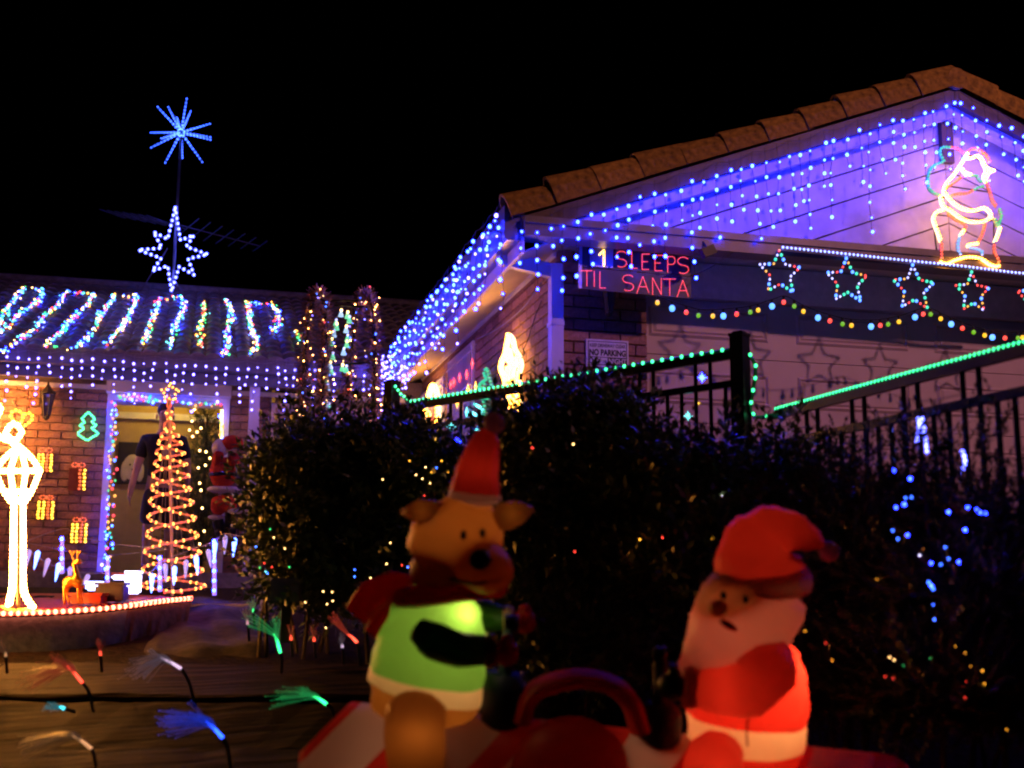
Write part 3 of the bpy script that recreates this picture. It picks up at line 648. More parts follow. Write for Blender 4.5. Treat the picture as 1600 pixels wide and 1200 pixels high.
def word(s, x, z, size, m, y, bold=0, w=None):
    cu = bpy.data.curves.new('lettering', 'FONT'); cu.body = s; cu.size = size; cu.offset = bold; cu.extrude = .0008; cu.align_x = 'CENTER'; cu.align_y = 'CENTER'; cu.materials.append(m)
    oc = bpy.data.objects.new('lettering', cu); col.objects.link(oc); bpy.context.view_layer.update(); me_ = bpy.data.meshes.new_from_object(oc.evaluated_get(bpy.context.evaluated_depsgraph_get())); bpy.data.objects.remove(oc); o = bpy.data.objects.new('lettering', me_); col.objects.link(o); me_.materials.clear(); me_.materials.append(m); o.parent = npk; o.location = Vector((x, y, z))-WL[npk]; o.rotation_euler = (PI/2, 0, 0); WL[o] = Vector((x, y, z))
    bpy.context.view_layer.update()
    if w and o.dimensions.x > 0: o.scale.x = w/o.dimensions.x
xc = (fx0+fx1)/2
word('KEEP DRIVEWAY CLEAR', xc, c0.z-nh*.23, .036, M_ink, YG-.0312, .0006, nw*.84); word('NO PARKING', xc, c0.z-nh*.49, .062, M_ink, YG-.0312, .0025, nw*.86)
word('DAY', lerp(fx0, fx1, .17), fz0+nh*.14, .056, M_ink, YG-.0312, .001, nw*.27); word('OR', lerp(fx0, fx1, .42), fz0+nh*.13, .026, M_ink, YG-.0312, 0, nw*.09); word('NIGHT', lerp(fx0, fx1, .75), fz0+nh*.14, .056, M_sw, YG-.0345, .0012, nw*.42)
# wall lanterns
def wall_lantern(c, s, label, nrm=Vector((0, -1, 0))):
    t = thing('wall_lantern', label, 'lantern', c, 'unlit coach lanterns on the brick walls')
    c = Vector(c) + nrm*.09
    b = MB(); b.lathe(c, [(.01*s, -.17*s), (.03*s, -.15*s), (.035*s, -.13*s)], 8); b.lathe(c+Vector((0, 0, .0)), [(.075*s, .10*s), (.08*s, .11*s), (.03*s, .17*s), (.012*s, .2*s), (.008*s, .23*s)], 8)
    for k in range(6): a = 2*PI*k/6; d0 = Vector((math.cos(a), math.sin(a), 0)); b.tube([c+d0*.033*s+Vector((0, 0, -.13*s)), c+d0*.072*s+Vector((0, 0, .1*s))], .006*s, 5)
    b.tube([c+Vector((0, 0, .16*s)), c-nrm*.05+Vector((0, 0, .19*s)), c-nrm*.08+Vector((0, 0, .05*s))], .009*s, 6); b.build('cage', M_dark, t)
    b = MB(); b.lathe(c, [(.028*s, -.125*s), (.065*s, .095*s)], 6); b.build('glass', mat('lantern_glass', (.10, .09, .08), .08, bump=0, spec=.8), t)
wall_lantern(PY(75, 633, YH-.04), 1.05, 'unlit lantern high on the brick wall above the gift lights')
wall_lantern(PY(945, 472, YG-.03), .8, 'unlit lantern on the brick pier behind the countdown sign')

# ================================================================== rope light figures
def rope_figure(name, label, cat, surf, segs, step, r, group=None, tube_r=.010, depth=Vector((0, -.02, 0)), loc=None):
    P0 = surf(*segs[0][1][0]); t = thing(name, label, cat, loc or P0, group)
    for key, pts, cl in segs:
        P3 = spline([surf(*p) for p in pts], 5, cl); b = MB(); b.tube(P3, tube_r, 5, closed=cl)
        m = G[key]; k = ('rope_' + key.replace('rope_', ''))
        tb = b.build({'rope_warm': 'white_rope', 'rope_red': 'red_rope', 'rope_green': 'green_rope', 'rope_blue': 'blue_rope'}.get(key, 'rope'), glow('tube_' + key, tuple(c*TK.get(key, .5) for c in MCR[key])), t)
        bb = MB()
        for p in resample(P3+([P3[0]] if cl else []), step): bb.ico(p+depth, r)
        bb.build('beads', m, tb)['kind'] = 'stuff'
    return t
TK = {'rope_warm': 3.0, 'rope_red': .35, 'rope_green': .14, 'rope_blue': .3, 'lantern': 14}
MCR = {'rail_green': (.1, 1, .5), 'rope_warm': (1, .7, .35), 'rope_red': (1, .1, .05), 'rope_green': (.1, 1, .5), 'rope_blue': (.2, .6, 1), 'lantern': (1, .6, .3), 'amber': (1, .5, .1), 'red': (1, .1, .1), 'yellow': (1, .8, .2), 'dimred': (1, .2, .05), 'dimyel': (1, .7, .1), 'cyan': (.2, .9, 1), 'spiral': (1, .5, .2)}
Z6 = lambda pts: [(1420+x/5.2167, 210+y/5.2167) for x, y in pts]
santa = [('rope_green', Z6([(320, 112), (270, 110), (245, 135), (252, 180), (275, 225), (225, 245), (180, 270), (155, 320), (148, 390), (160, 450), (200, 485), (245, 500)]), False),
 ('rope_red', Z6([(335, 112), (380, 120), (415, 140), (435, 165)]), False), ('rope_red', Z6([(470, 145), (510, 122), (560, 130), (610, 165), (640, 205), (650, 240)]), False),
 ('rope_warm', Z6([(465, 165), (420, 240), (360, 330), (300, 400), (275, 460)]), False), ('rope_red', Z6([(300, 440), (360, 400), (420, 355), (480, 340)]), False),
 ('rope_warm', Z6([(440, 200), (500, 200), (550, 180), (585, 210), (600, 250), (640, 290), (680, 300), (640, 320), (610, 380)]), False), ('rope_warm', Z6([(600, 240), (620, 300), (600, 350), (625, 400)]), False), ('rope_warm', Z6([(425, 290), (450, 320), (500, 335)]), False),
 ('rope_green', Z6([(500, 345), (540, 340), (560, 370), (585, 395)]), False), ('rope_green', Z6([(590, 430), (550, 440), (525, 455)]), False), ('rope_red', Z6([(340, 500), (400, 490), (460, 485), (510, 465)]), False),
 ('rope_warm', Z6([(275, 470), (320, 530), (380, 585), (450, 620), (530, 625), (600, 605), (650, 640), (660, 690)]), False), ('rope_warm', Z6([(250, 510), (270, 590), (330, 625), (400, 680), (480, 715), (560, 720), (630, 700), (660, 660)]), False),
 ('rope_red', Z6([(625, 400), (650, 470), (670, 540), (710, 600)]), False), ('rope_green', Z6([(730, 615), (745, 670), (730, 720), (715, 755), (690, 690)]), False),
 ('rope_warm', Z6([(270, 620), (215, 640), (190, 690), (205, 750), (235, 830), (250, 880)]), False), ('rope_red', Z6([(255, 900), (255, 960), (258, 1020)]), False),
 ('rope_red', Z6([(310, 650), (370, 700), (450, 740), (440, 790)]), False), ('rope_warm', Z6([(435, 790), (410, 830)]), False), ('rope_blue', Z6([(400, 850), (390, 910), (400, 970), (430, 995)]), False),
 ('rope_red', Z6([(610, 740), (590, 820), (555, 880)]), False), ('rope_warm', Z6([(545, 895), (475, 905), (480, 925)]), False), ('rope_blue', Z6([(490, 930), (550, 940), (590, 965), (575, 1000)]), False),
 ('rope_warm', Z6([(730, 770), (715, 820), (690, 880)]), False), ('rope_red', Z6([(685, 910), (690, 970), (715, 1020), (730, 1060)]), False),
 ('rope_warm', Z6([(250, 1045), (300, 1060), (380, 1025), (480, 1005), (580, 1020), (650, 1065), (710, 1080), (735, 1065)]), False)]
sv = rope_figure('santa_light', 'rope light Santa with green sack climbing into a chimney on the beam', 'light figure', lambda x, y: PY(x, y, 7.70), santa, .026, .0122, tube_r=.007)
b = MB(); o_ = PY(1462, 420, 7.73)
for a, c in (((1462, 410), (1552, 418)), ((1457, 335), (1552, 345)), ((1466, 415), (1457, 335)), ((1553, 416), (1553, 345)), ((1475, 290), (1545, 300))): b.tube([PY(*a, 7.725), PY(*c, 7.725)], .006, 4)
b.build('wire_frame', M_dark, sv)
wl = lambda x, y: PY(x, y, YH-.05)
Z3 = lambda pts: [(x/8, 580+y/8) for x, y in pts]
tl_ = [(1105, 520), (1060, 560), (1025, 600), (1060, 640), (1000, 680), (1050, 715), (975, 780), (1030, 830), (1095, 865), (1150, 830), (1225, 780), (1150, 715), (1205, 680), (1150, 640), (1185, 600), (1150, 560)]
rope_figure('tree_light', 'green rope light Christmas tree outline high on the brick wall', 'light figure', wl, [('rail_green', Z3(tl_), True)], .030, .014, tube_r=.011)
def gift(cx, cy, w_, h_, lb, lit=1):
    t = thing('gift_light', lb, 'light figure', wl(cx, cy+h_/2), 'lit gift boxes on the brick wall')
    b = MB(); A_, B_ = wl(cx-w_/2, cy-h_/2), wl(cx+w_/2, cy+h_/2); b.box(A_.x, B_.x, YH-.035, YH-.018, B_.z, A_.z); b.build('box', mat('gift_mesh', (.16, .03, .015), .7, bump=.1), t)
    bb = {'dimyel': MB(), 'dimred': MB()}
    for k in range(4):
        x = lerp(A_.x, B_.x, (k+.5)/4); key = 'dimyel' if k in (0, 1, 3) else 'dimred'
        if not lit and k < 2: continue
        for j in range(6): bb[key].ico((x+random.uniform(-.006, .006), YH-.045, lerp(B_.z, A_.z, (j+.5)/6)), .017)
    bb['dimred'].ico((lerp(A_.x, B_.x, .5), YH-.04, A_.z+.03), .014); 
    for sx in (-1, 1):
        for a in range(7): bb['dimred'].ico((lerp(A_.x, B_.x, .5)+sx*(.035+.03*math.cos(a*.9)), YH-.04, A_.z+.035+.022*math.sin(a*.9)), .010)
    for key, q_ in bb.items(): q_.build('beads', G[key], t)['kind'] = 'stuff'
pfx = [(-34, 700), (-40, 640), (-28, 600), (-14, 612), (-6, 640), (-10, 672), (-18, 700)]
rope_figure('candle_light', 'blazing warm rope light figure at the very left edge of the wall', 'light figure', lambda x, y: PY(x, y, YH-.3), [('lantern', pfx, True), ('lantern', [(-22, 640), (-22, 690)], False)], .03, .022, tube_r=.014)
gift(70, 723, 24, 30, 'small lit gift box nearest the lamp post lantern, upper left of four'); gift(121, 749, 26, 36, 'half lit gift box below the green tree light', 0)
gift(71, 797, 27, 30, 'lit gift box low on the wall beside the lamp post shaft'); gift(123, 833, 26, 32, 'lowest lit gift box, just above the reindeer ornament')

# ================================================================== doorway lights, spiral tree
bl_ = []; dl = lambda x, y: PY(x, y, YH-.12)
for (a, c, n) in (((176, 625), (163, 905), 40), ((184, 628), (171, 900), 30), ((182, 617), (240, 621), 12), ((188, 624), (345, 633), 38), ((343, 626), (346, 690), 10)):
    for i in range(n):
        t = (i+random.random()*.7)/n; p = dl(lerp(a[0], c[0], t)+random.gauss(0, 2.0), lerp(a[1], c[1], t)+random.gauss(0, 1.4))
        bl_.append((p, G[random.choice(['blue', 'violet', 'star_amber', 'star_red', 'star_cyan', 'star_green', 'ice', 'star_amber', 'star_red', 'star_blue'])], random.choice((.010, .013, .017))))
light_string('doorway_lights', 'multicolour string lights wound round the frame of the open doorway', 'string lights', dl(176, 625), [[dl(163, 905), dl(176, 625), dl(345, 628), dl(346, 690)]], bl_)
rg = [dl(346.5, 640), dl(346, 660), dl(346, 692)]
y_ = thing('rope_light', 'short yellow rope light at the upper right of the doorway', 'rope light', rg[0]); b = MB(); b.tube(rg, .014, 6); b.build('tube', glow('yellow_tube', (6, 4, .9)), y_)
SD = 9.3; sp = thing('spiral_tree', 'orange rope light spiral tree on a white pole in front of the door', 'light tree', PD(270, 925, SD))
base, top = PD(270, 922, SD), PD(264, 615, SD); ax_ = top-base
b = MB(); b.tube([base-Vector((0, 0, .06)), top], .012, 8); b.build('pole', mat('spiral_pole', (.75, .5, .4), .4, bump=0), sp)
lv = [(926, 49, 271), (907, 48, 270.5), (878, 44, 270), (852, 41, 269.5), (823, 38, 269), (799, 35, 268.5), (774, 32, 268), (755, 29, 267.5), (734, 26, 267), (717, 23, 266.5), (700, 20, 266), (686, 16, 265.5), (675, 12, 265), (657, 5, 264.5), (640, 4, 264.5), (622, 2, 264)]
for hx in (0, 1):
    S1 = []
    for i in range(len(lv)-1):
        for j in range(12):
            t = j/12; yv, rv, xv = (lerp(lv[i][k], lv[i+1][k], t) for k in range(3)); a = PI*(i+t+hx+.5); c = PD(xv, yv, SD); rr = rv*SD/F
            S1.append(c + rt*math.cos(a)*rr + FH*math.sin(a)*rr)
    b = MB(); b.tube(S1, .0085, 6); b.build('spiral_tube', glow('spiral_tube', (.75, .10, .015)), sp)
    for k, p in enumerate(resample(S1, .060)): inst(bulb_mesh(G['spiral'] if k % 3 else G['star_red'], .0115 if k % 3 else .009), 'bulb', sp, p)
b = MB()
for k in range(8): a = 2*PI*k/8; b.tube([base+(rt*math.cos(a)+FH*math.sin(a))*50*SD/F, top-Vector((0, 0, .3))], .0018, 3)
b.build('guy_wire', M_wwire, sp)
stc = PD(266, 614, SD); pth = [stc + (rt*math.sin(PI*i/5) + Vector((0, 0, 1))*math.cos(PI*i/5))*((15 if i % 2 == 0 else 8)*SD/F) for i in range(10)]
b = MB(); b.tube(pth, .006, 5, closed=True); tf_ = b.build('star_topper', M_wwire, sp)
for p in resample(pth+[pth[0]], .035): inst(bulb_mesh(G['spiral'], .009), 'bulb', tf_, p)

# ================================================================== garage side wall decorations
sw = lambda x, y: PX(x, y, XS-.07); SD_ = Vector((-.02, 0, 0))
rope_figure('candle_arch', 'glowing warm rope light arch on the far end of the garage side wall', 'light figure', sw, [('rope_warm', [(664, 668), (667, 640), (674, 612), (679, 602), (684, 612), (687, 640), (686, 665)], False), ('rope_warm', [(673, 660), (674, 640)], False), ('dimred', [(676, 665), (680, 650), (677, 640)], False), ('dimyel', [(668, 690), (672, 678), (682, 690), (686, 676)], False)], .05, .03, tube_r=.02, depth=SD_)
kg = [('rope_warm', [(798, 523), (803, 530), (806, 545), (812, 555), (816, 570), (812, 590), (814, 610), (815, 640)], False), ('rope_warm', [(797, 523), (794, 540), (791, 555), (786, 566), (785, 578), (790, 590), (792, 606), (788, 640)], False),
      ('rope_warm', [(796, 545), (800, 560), (798, 590), (800, 620), (799, 640)], False), ('rope_warm', [(790, 560), (800, 566), (808, 572)], False), ('rope_warm', [(808, 560), (802, 590), (806, 625), (806, 640)], False), ('rope_warm', [(787, 640), (800, 652), (815, 640)], False), ('rope_warm', [(795, 575), (794, 600), (793, 640)], False)]
t = rope_figure('king_light', 'bright golden rope light figure of a robed king on the garage side wall', 'light figure', sw, kg, .022, .017, tube_r=.014, depth=SD_)
b = MB(); p = sw(815, 575); b.tube(spline([sw(811, 546), sw(817, 546), sw(819, 553), sw(815, 560)], 5), .006, 5); b.obox(sw(813, 580), (0, .018, 0), (.012, 0, 0), (0, 0, .07)); b.build('lead', M_black, t)
tr = [(763, 576), (759, 585), (763, 592), (755, 598), (750, 606), (757, 606), (748, 616), (742, 624), (750, 622), (768, 622), (771, 606), (768, 592)]
rope_figure('tree_light', 'green lit tree outline beside the golden king on the garage wall', 'light figure', sw, [('rope_green', tr, True), ('cyan', [(745, 632), (757, 640), (752, 650), (741, 645)], False), ('rope_green', [(760, 600), (757, 615), (760, 640), (755, 655)], False)], .05, .015, tube_r=.008, depth=SD_)
def snow(px, py, key, r, lb, surf=sw, nrm=Vector((-1, 0, 0))):
    c = surf(px, py); s_ = thing('snowflake_light', lb, 'star light', c, 'small LED star lights')
    a = nrm.cross(Vector((0, 0, 1))).normalized(); b = MB()
    for k in range(8):
        an = PI*k/4; d0 = a*math.cos(an)+Vector((0, 0, math.sin(an))); b.tube([c, c+d0*r*(1 if k % 2 == 0 else .7)], [r*.16, r*.05], 4)
    b.ball(c, r*.3, 6, 5); b.build('star', G[key], s_)
for px, py, key, lb in ((738, 568, 'red', 'topmost of the red star lights on the side window screen'), (729, 585, 'red', 'red star light second from the top on the window screen'), (718, 590, 'red', 'red star light third along the window screen'), (709, 597, 'red', 'red star light fourth along the screen'), (704, 601, 'red', 'red star light nearest the warm arch'),
                        (731, 608, 'amber', 'amber star light just above the green rail lights'), (743, 604, 'amber', 'amber star light beside the green tree outline'), (714, 630, 'amber', 'amber star light just below the green rail lights'), (729, 644, 'cyan', 'bright cyan star light below the rail near the window screen')):
    snow(px, py, key, .05, lb)

# ================================================================== FENCE and GATE
def fence(name, label, cat, A, B, ztop, zmid, zbase, first=0, posts=(True, True), drop=0.0):
    A, B = Vector((A[0], A[1], 0)), Vector((B[0], B[1], 0)); L = (B-A).length; d = (B-A)/L; t = thing(name, label, cat, (A.x, A.y, zbase))
    for i, on in enumerate(posts):
        if on:
            q = A if i == 0 else B; b = MB(); zt = (3.02 if i == 0 else 2.975)
            b.obox((q.x, q.y, (zbase-.3+zt)/2), d*.042, d.cross(Vector((0, 0, 1)))*.042, (0, 0, (zt-zbase+.3)/2)); b.build('post', M_black, t)
            b = MB(); b.obox((q.x, q.y, zt+.008), d*.047, d.cross(Vector((0, 0, 1)))*.047, (0, 0, .009)); b.obox((q.x, q.y, zt+.022), d*.03, d.cross(Vector((0, 0, 1)))*.03, (0, 0, .006)); b.build('post_cap', M_black, t)
    for z, hh in ((ztop, .042), (zmid, .038), (zbase+.12, .038)):
        b = MB(); b.bar(A+Vector((0, 0, z-drop)), B+Vector((0, 0, z)), .036, hh); b.build('rail', M_black, t)
    n = int(L/.1)
    for i in range(1, n):
        q = A + d*(L*i/n); zt = ztop if (i+first) % 4 < 2 else zmid
        if i == 1: bm = {}
        if zt not in bm:
            b = MB(); b.tube([(0, 0, zbase+.1), (0, 0, zt)], .0125, 8); me = bpy.data.meshes.new('bar'); me.from_pydata(b.v, [], b.f); me.materials.append(M_black); bm[zt] = me
        inst(bm[zt], 'bar', t, (q.x, q.y, 0))
    return A, B, d, L
P0, P1 = (1.33, 8.71), (2.97, 6.31)
ga_, gb_ = PZ(1212, 643, 2.523), PZ(1700, 513, 2.523)
fA, fB, fd, fL = fence('fence', 'black steel bar fence panel between two square posts by the garage', 'fence', P0, P1, 2.87, 2.705, 1.5, 2, drop=.045)
gA, gB, gd, gL = fence('driveway_gate', 'black steel driveway gate rising to the right above the hedge', 'gate', (ga_.x, ga_.y), (gb_.x, gb_.y), 2.50, 2.335, 1.1, 1, (False, False))
def rail_rope(name, label, pts, step, r):
    t = thing(name, label, 'rope light', pts[0]); b = MB(); b.tube(pts, .011, 6); b.build('tube', mat('green_tube', (.03, .25, .10), .25, bump=0), t); r *= .8
    for p in resample(pts, step): inst(bulb_mesh(G['rail_green'], r), 'bead', t, p + Vector((-.004, -.012, .004)))
off = fd.cross(Vector((0, 0, 1)))*.0; zt = Vector((0, 0, 2.905))
p_ = [fA+fd*.04+Vector((0, 0, 2.99)), fA+fd*.10+Vector((0, 0, 2.925))] + [fA+fd*(fL*t)+zt-Vector((0, 0, .045*(1-t))) for t in (.07, .2, .42)]
rail_rope('rope_light', 'green rope light along the top rail of the fence panel', p_[:5], .042, .0125)
fence_tail = resample([fA+fd*(fL*.43)+zt-Vector((0, 0, .026)), fA+fd*(fL*.985)+zt], .07)
t = thing('rope_light', 'widely spaced green lights along the fence rail nearest the tall post', 'rope light', fence_tail[0]); b = MB(); b.tube(fence_tail, .011, 6); b.build('tube', MC['green_tube'], t)
for p in fence_tail: inst(bulb_mesh(G['rail_green'], .0105), 'bead', t, p+Vector((-.004, -.012, .004)))
dz = [PD(x, y, 6.9) for x, y in ((1172, 556), (1180, 571), (1180, 590), (1177, 607), (1174, 626), (1173, 643), (1186, 652), (1208, 648))]
rail_rope('rope_light', 'green rope light hanging down beside the tall fence post', spline(dz, 5), .07, .0125)
gp = [gA+gd*(gL*t)+Vector((0, 0, 2.533)) for t in (0, .25, .5, .75, 1)]
rail_rope('rope_light', 'bright green rope light along the top of the driveway gate', gp, .030, .0105)
fn = lambda x, y: PD(x, y, 7.6)
for px, py, key, r, lb in ((1097, 590, 'ice', .032, 'blue snowflake light hung on the middle fence rail'), (1075, 650, 'cyan', .03, 'cyan snowflake light low between the fence bars'), (1090, 630, 'dimyel', .018, 'tiny amber star light between the fence bars'),
                           (728, 717, 'ice', .03, 'blue star light nearest the reindeer hat'), (713, 690, 'ice', .032, 'upper blue star light behind the fence bars'), (746, 672, 'cyan', .028, 'cyan star light over the blue pair'), (705, 667, 'cyan', .032, 'green cyan star light beneath the middle rail'), (732, 720, 'red', .03, 'red star light above the reindeer hat')):
    snow(px, py, key, r, lb, (lambda x, y: PD(x, y, 8.3)) if px < 800 else fn, -FH)
# lit blue tubes on the gate
for k, (pts, lb) in enumerate(((((1434, 655), (1436, 668), (1434, 682), (1432, 695)), 'left of the paired blue tube lights on a gate bar'), (((1441, 655), (1443, 672), (1446, 690), (1448, 712)), 'right of the paired blue tube lights on a gate bar'), (((1503, 706), (1507, 718), (1505, 730), (1499, 742)), 'separate blue tube light between two gate bars'))):
    P3 = spline([PD(x, y, 5.25) for x, y in pts], 4); t = thing('tube_light', lb, 'tube light', P3[0], 'blue tube lights on the gate'); b = MB(); b.tube(P3, .006, 6); b.build('tube', mat('ice_tube', (.5, .55, .8), .2, bump=0), t)
    for p in resample(P3, .02): inst(bulb_mesh(G['star'], .009), 'bead', t, p - FH*.006)

# ================================================================== FOLIAGE
def leaf_mat(name, c, c2):
    m, n, l, b = nodes(name); g_ = n.new('ShaderNodeNewGeometry'); mx = n.new('ShaderNodeMixRGB'); mx.inputs['Color1'].default_value = (*c, 1); mx.inputs['Color2'].default_value = (*c2, 1)
    l.new(g_.outputs['Random Per Island'], mx.inputs['Fac']); l.new(mx.outputs['Color'], b.inputs['Base Color']); b.inputs['Roughness'].default_value = .33
    b.inputs['Specular IOR Level'].default_value = .35; return m
M_leaf = leaf_mat('leaf_green', (.05, .09, .025), (.11, .15, .045)); M_coni = leaf_mat('conifer_green', (.05, .08, .025), (.11, .12, .036))
M_twig = mat('twig', (.08, .06, .04), .8, bump=0)
def shoot(L, n, ll, lw, spread, rng):
    V = []; T = []
    for i in range(n):
        z = L*(.12+.88*i/n); a = i*2.4+rng.uniform(-.4, .4); el = spread*(1.1-.5*i/n)+rng.uniform(-.2, .2); s = ll*(1.1-.45*i/n)*rng.uniform(.75, 1.2)
        d = Vector((math.cos(a)*math.sin(el), math.sin(a)*math.sin(el), math.cos(el))); sd = d.cross(Vector((0, 0, 1))); sd = sd.normalized() if sd.length > .01 else Vector((1, 0, 0)); nn = sd.cross(d)
        p = Vector((0, 0, z)); o = len(V); V += [p, p+d*s*.5+sd*lw*s/ll-nn*.1*lw, p+d*s-nn*.25*lw, p+d*s*.5-sd*lw*s/ll-nn*.1*lw]; T += [(o, o+1, o+2), (o, o+2, o+3)]
    o = len(V); w_ = .0022; V += [Vector((-w_, 0, 0)), Vector((w_, 0, 0)), Vector((0, 0, L))]; T += [(o, o+1, o+2)]
    return np.array([tuple(v) for v in V]), np.array(T)
RG = random.Random(3)
SH = [shoot(.26, 13, .062, .013, 1.0, RG) for _ in range(6)]; SC = [shoot(.20, 26, .036, .006, .75, RG) for _ in range(6)]
def foliage(name, parent, lobes, count, protos, m, thick=.55):
    rng = np.random.default_rng(len(lobes)*97+count); VV = []; TT = []; o = 0
    wts = np.array([l[1][0]*l[1][2] for l in lobes]); wts = wts/wts.sum()
    for li, n_ in zip(lobes, (wts*count).astype(int)):
        c, r = np.array(li[0]), np.array(li[1])
        for _ in range(n_):
            u = rng.normal(size=3); u /= np.linalg.norm(u)
            rad = 1-thick*rng.random()**1.6; rad *= .9+.16*math.sin(u[0]*5+li[0][0]*9)*math.cos(u[2]*6+li[0][1]*5)+.06*rng.normal()
            p = c+u*r*rad; d = u*.8+np.array((0, 0, .75))+rng.normal(size=3)*.45; d /= np.linalg.norm(d)
            V, T = protos[rng.integers(len(protos))]; s = rng.uniform(.7, 1.25)
            a = np.cross(d, (.3, .7, .1)); a /= np.linalg.norm(a); b_ = np.cross(d, a); ph = rng.uniform(0, 6.28); a2 = a*math.cos(ph)+b_*math.sin(ph); b2 = np.cross(d, a2)
            VV.append((V*s) @ np.array([a2, b2, d]) + p); TT.append(T+o); o += len(V)
    V = np.concatenate(VV)-np.array(WL[parent]); T = np.concatenate(TT)
    me = bpy.data.meshes.new(name); me.vertices.add(len(V)); me.vertices.foreach_set('co', V.ravel()); me.loops.add(len(T)*3); me.loops.foreach_set('vertex_index', T.ravel().astype(np.int32))
    me.polygons.add(len(T)); me.polygons.foreach_set('loop_start', np.arange(0, len(T)*3, 3, dtype=np.int32)); me.polygons.foreach_set('loop_total', np.full(len(T), 3, dtype=np.int32))
    me.materials.append(m); me.update(calc_edges=True); me.validate(); ob = bpy.data.objects.new(name, me); col.objects.link(ob); ob.parent = parent; WL[ob] = WL[parent]; return ob
def shrub(name, label, lobes_px, D_, count, protos, m, group='shrubs of the front hedge', stems=6, dthick=.5):
    lobes = []
    for (x, y, rx, ry) in lobes_px: s = D_/F; c = PD(x, y, D_); lobes.append(((c.x, c.y, c.z), (max(rx*s-.075, .04), dthick, max(ry*s-.12, .04))))
    c0 = Vector(lobes[0][0]); gz = ground_z(c0.x, c0.y); t = thing(name, label, 'shrub', (c0.x, c0.y, gz), group)
    foliage('foliage', t, lobes, count, protos, m)
    b = MB()
    for k in range(stems):
        lo_ = Vector(lobes[k % len(lobes)][0]); q = lo_ + Vector((random.uniform(-.25, .25), random.uniform(-.2, .2), random.uniform(-.1, .25)))
        base_ = Vector((lerp(c0.x, lo_.x, .7)+random.uniform(-.15, .15), lerp(c0.y, lo_.y, .7)+random.uniform(-.1, .1), gz-.05)); b.tube(spline([base_, lerp(base_, q, .5)+Vector((random.uniform(-.06, .06), 0, 0)), q], 4), [.012]*4+[.009]*4+[.004], 5)
    b.build('stem', M_twig, t); return t
shrub('shrub', 'rounded leafy bush beside the climbing Santa plush, leftmost of the hedge', [(500, 790, 95, 120), (440, 760, 60, 85), (560, 770, 70, 105), (470, 875, 75, 60), (420, 850, 42, 60), (520, 690, 90, 38), (500, 915, 110, 70), (590, 915, 90, 75)], 7.2, 2300, SH, M_leaf)
shrub('shrub', 'leafy shrub behind the reindeer in front of the left fence post', [(640, 790, 75, 120), (615, 715, 60, 50), (690, 830, 70, 110), (665, 700, 32, 30)], 7.0, 1700, SH, M_leaf)
shrub('shrub', 'tallest broad shrub standing against the middle of the fence', [(840, 760, 95, 140), (920, 720, 85, 115), (780, 800, 60, 120), (880, 662, 70, 48), (960, 690, 50, 45), (900, 880, 130, 110)], 6.4, 3100, SH, M_leaf)
shrub('shrub', 'leafy shrub with upright sprigs round the tall fence post', [(1060, 830, 80, 100), (1000, 760, 50, 75), (1130, 800, 55, 70), (1050, 900, 110, 90), (1205, 735, 36, 58), (1190, 820, 60, 80), (1095, 735, 20, 45)], 5.9, 2600, SH, M_leaf)
shrub('conifer_shrub', 'dense conifer bush below the left half of the gate', [(1290, 815, 75, 90), (1370, 790, 50, 80), (1384, 705, 20, 42), (1275, 745, 30, 40), (1330, 900, 120, 130), (1280, 1050, 130, 120)], 5.3, 2600, SC, M_coni)
shrub('conifer_shrub', 'pointed conifer bush at the right below the gate', [(1480, 815, 55, 95), (1484, 712, 21, 58), (1560, 850, 65, 90), (1605, 775, 40, 50), (1480, 920, 120, 110), (1540, 1050, 140, 130), (1420, 1060, 120, 120)], 4.8, 3000, SC, M_coni)
shrub('shrub', 'low dark shrub behind the seesaw handles', [(900, 1000, 150, 90), (1060, 1000, 120, 90), (780, 960, 60, 70)], 6.0, 1700, SH, M_leaf)
# sprigs that stand clear of the hedge top
# fairy lights caught in the hedge
fl_ = [(598, 749, 'warm'), (832, 700, 'red'), (896, 694, 'warm'), (1035, 840, 'red'), (1099, 804, 'amber'), (1129, 774, 'white'), (1000, 843, 'amber'), (898, 862, 'red'), (1111, 843, 'amber'), (663, 774, 'red'), (610, 848, 'warm'), (604, 881, 'warm'), (628, 883, 'red'), (637, 886, 'blue'), (554, 890, 'blue'), (554, 901, 'blue'), (579, 903, 'warm'), (519, 925, 'warm'), (505, 924, 'warm'), (477, 941, 'warm'), (520, 939, 'warm'), (511, 944, 'warm'), (445, 857, 'warm'), (428, 840, 'warm'), (413, 880, 'red'), (406, 887, 'green'), (418, 896, 'blue'), (415, 893, 'cyan'), (425, 886, 'red'), (400, 854, 'blue'), (452, 886, 'green'), (422, 827, 'green'), (783, 927, 'warm'), (631, 917, 'warm'), (509, 981, 'warm'), (695, 853, 'warm'),
       (667, 784, 'green'), (672, 790, 'green'), (680, 785, 'green'), (660, 800, 'warm'), (665, 820, 'green'), (672, 822, 'cyan'), (680, 824, 'warm'), (690, 815, 'green'), (650, 742, 'warm'), (665, 730, 'warm'), (674, 738, 'amber'), (683, 745, 'warm'), (690, 720, 'amber'), (660, 748, 'warm'), (672, 755, 'warm'), (700, 738, 'amber'), (640, 720, 'amber'), (682, 731, 'blue')]
fb = [(PD(x, y, 6.45 if x < 720 else 5.45), G[k], .0036) for x, y, k in fl_]
light_string('fairy_lights', 'tiny scattered fairy lights in the left and middle hedge', 'string lights', fb[0][0], [], fb)
